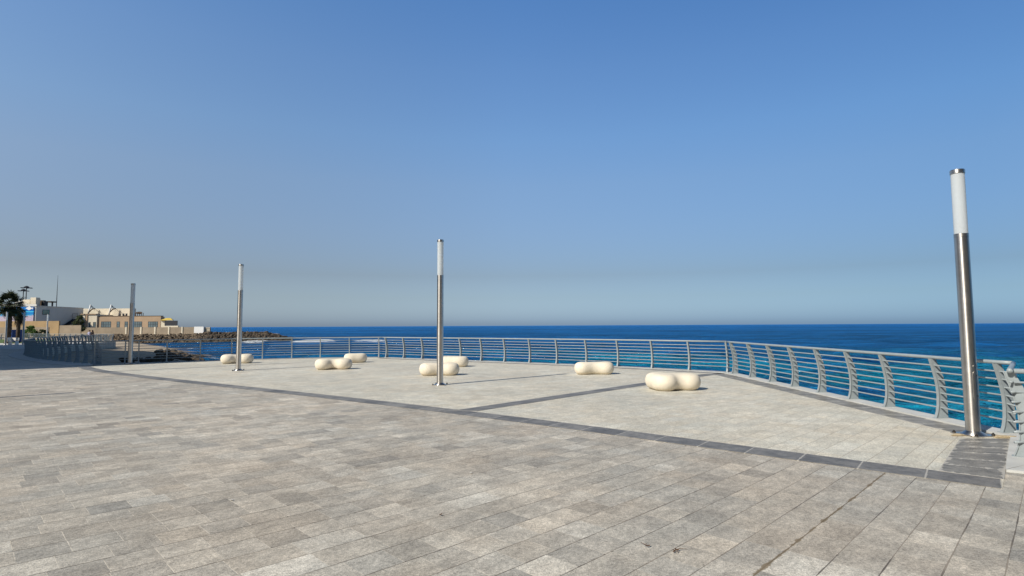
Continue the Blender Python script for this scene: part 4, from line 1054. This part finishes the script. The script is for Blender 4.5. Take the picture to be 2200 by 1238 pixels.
def person(loc, rz, label, robe):
    t = thing('person', label, 'person', loc, rz)
    J = [((0, 0, .96), (.15, .10)), ((0, 0, 1.18), (.135, .09)), ((0, 0, 1.38), (.165, .095)), ((0, 0, 1.50), .055), ((0, .01, 1.57), (.075, .085)), ((0, .015, 1.66), (.078, .095)), ((0, 0, 1.73), (.05, .06)),
         ((-.10, 0, .88), .095), ((-.11, .01, .50), .062), ((-.11, -.01, .09), .042), ((-.11, .14, .04), .036),
         ((.10, 0, .88), .095), ((.11, .01, .50), .062), ((.11, -.01, .09), .042), ((.11, .14, .04), .036)]
    E_ = [(0, 1), (1, 2), (2, 3), (3, 4), (4, 5), (5, 6), (0, 7), (7, 8), (8, 9), (9, 10), (0, 11), (11, 12), (12, 13), (13, 14)]
    for s in (-1, 1):
        b = len(J)
        J += [((s * .17, 0, 1.42), .058), ((s * .24, .0, 1.16), .043), ((s * .22, .22, 1.04), .032), ((s * .215, .28, 1.03), (.036, .018))]
        E_ += [(2, b), (b, b + 1), (b + 1, b + 2), (b + 2, b + 3)]
        for q, (dx, ln) in enumerate(((-.030, .075), (-.010, .085), (.010, .08), (.030, .062))):
            c = len(J); J += [((s * .215 + dx, .315, 1.025), .0095), ((s * .215 + dx * 1.1, .315 + ln * .55, 1.018), .0085), ((s * .215 + dx * 1.15, .315 + ln, .995), .007)]
            E_ += [(b + 3, c), (c, c + 1), (c + 1, c + 2)]
        c = len(J); J += [((s * .175, .27, 1.03), .011), ((s * .155, .31, 1.02), .009)]; E_ += [(b + 2, c), (c, c + 1)]
    skin_chain('body', J, E_, M_skin, t, 1)
    bm = bmesh.new(); bmesh.ops.create_uvsphere(bm, u_segments=16, v_segments=10, radius=.115)
    for v in bm.verts:
        v.co = Vector((v.co.x * .92, v.co.y * 1.05 - .02, v.co.z * 1.1 + 1.665))
    bmesh.ops.delete(bm, geom=[v for v in bm.verts if v.co.y > .045 and v.co.z < 1.71], context='VERTS')
    obj('headscarf' if robe else 'hair', bm, M_hair, t, True)
    if robe:
        bm = bmesh.new()
        prof = [(.34, .03), (.31, .4), (.26, .9), (.25, 1.15), (.265, 1.36), (.14, 1.50), (.135, 1.60), (.09, 1.78)]
        lathe(bm, prof, 20)
        for v in bm.verts: v.co.y = v.co.y * .75 - .01 - (.05 if v.co.z > 1.45 else 0)
        obj('robe', bm, M_abaya, t, True)
    else:
        bm = bmesh.new(); lathe(bm, [(.19, .86), (.185, 1.05), (.19, 1.25), (.21, 1.40), (.15, 1.48), (.07, 1.515)], 18)
        for v in bm.verts: v.co.y *= .66
        obj('shirt', bm, M_lav, t, True)
        for s in (-1, 1):
            skin_chain('sleeve', [((s * .16, 0, 1.42), .075), ((s * .245, 0, 1.16), .056)], [(0, 1)], M_lav, t)
            skin_chain('trouser_leg', [((s * .095, 0, .93), .112), ((s * .11, .01, .5), .078), ((s * .11, -.01, .10), .058)], [(0, 1), (1, 2)], M_trou, t)
    t.scale = (.93, .93, .93); return t
Dp = 77
person((X_(194.5, Dp), Dp, zg(X_(194, Dp), Dp) + .02), R(200), 'person in a lavender top leaning at the far promenade railing', False)
person((X_(202.5, Dp), Dp - .2, zg(X_(202, Dp), Dp) + .02), R(165), 'person in a black robe and headscarf beside the one in lavender', True)

# ------------------------------------------------------------------ tall neighbours just left of the picture; they shade the bay
S_ = Vector((0.757, 0.652)); T_ = Vector((-0.652, 0.757))
def st_box(bm, s0, s1, t0, t1, z0, z1):
    P = [S_ * s0 + T_ * t0, S_ * s1 + T_ * t0, S_ * s1 + T_ * t1, S_ * s0 + T_ * t1]
    v = [bm.verts.new((p.x, p.y, z)) for z in (z0, z1) for p in P]
    for f in ((3, 2, 1, 0), (4, 5, 6, 7), (0, 1, 5, 4), (1, 2, 6, 5), (2, 3, 7, 6), (3, 0, 4, 7)): bm.faces.new([v[i] for i in f])
hb = thing('hotel_building', 'big beige hotel left of the picture whose shadow covers the bay', 'building', (0, 0, -.6))
bm = bmesh.new(); st_box(bm, -34, -12, 29.0, 89, 0, 19.1); obj('wall', bm, M_brown, hb)
for k in range(5):
    bm = bmesh.new(); st_box(bm, -11.998, -11.6, 30, 88, 3.2 + k * 3.3, 3.5 + k * 3.3); obj('balcony_ledge', bm, M_white, hb)
mast = thing('flagpole', 'unseen slim flagpole, furled flag added to shape its shadow, just left of the picture', 'flagpole', tuple((S_ * -3.4 + T_ * 24.85).to_3d()))
bm = bmesh.new(); lathe(bm, [(.022, 0), (.018, 10.2)], 12); obj('pole', bm, M_steel, mast, True)
bm = bmesh.new(); lathe(bm, [(.03, 4.2), (.085, 4.35), (.095, 6), (.075, 8), (.085, 9.8), (.03, 10.05)], 14); obj('flag', bm, M_pylon, mast, True)  # thick upper part added so the cast shadow starts partway along
# unseen blocks added behind the camera: they only show as dark shapes in the steel and shut out low sky
for k, (x0, x1, y0, h) in enumerate(((-150, -112, -34, 27), (-110, -70, -31, 30), (-69, -27, -33, 28), (-26, 12, -31, 30), (13, 52, -34, 28), (53, 110, -32, 30))):
    tb = thing('sky_blocker', 'added sky-blocking %s behind the camera' % ('ochre town block farthest to the left', 'tall brown town block second from the left', 'ochre town block with a brown neighbour on both sides', 'brown town block straight', 'low ochre town block right of the middle', 'brown town block farthest to the right')[k], 'building', ((x0 + x1) / 2, y0, 0), 0, 'added sky blockers behind the camera')
    w_ = (x1 - x0) / 2; bm = bmesh.new(); box(bm, -w_, w_, -10, 0, 0, h); obj('wall', bm, M_brown if k % 2 else M_ochre, tb)
    bm = bmesh.new(); box(bm, -w_ - .3, w_ + .3, -10.3, .3, h, h + .8); obj('roof', bm, M_cream, tb)
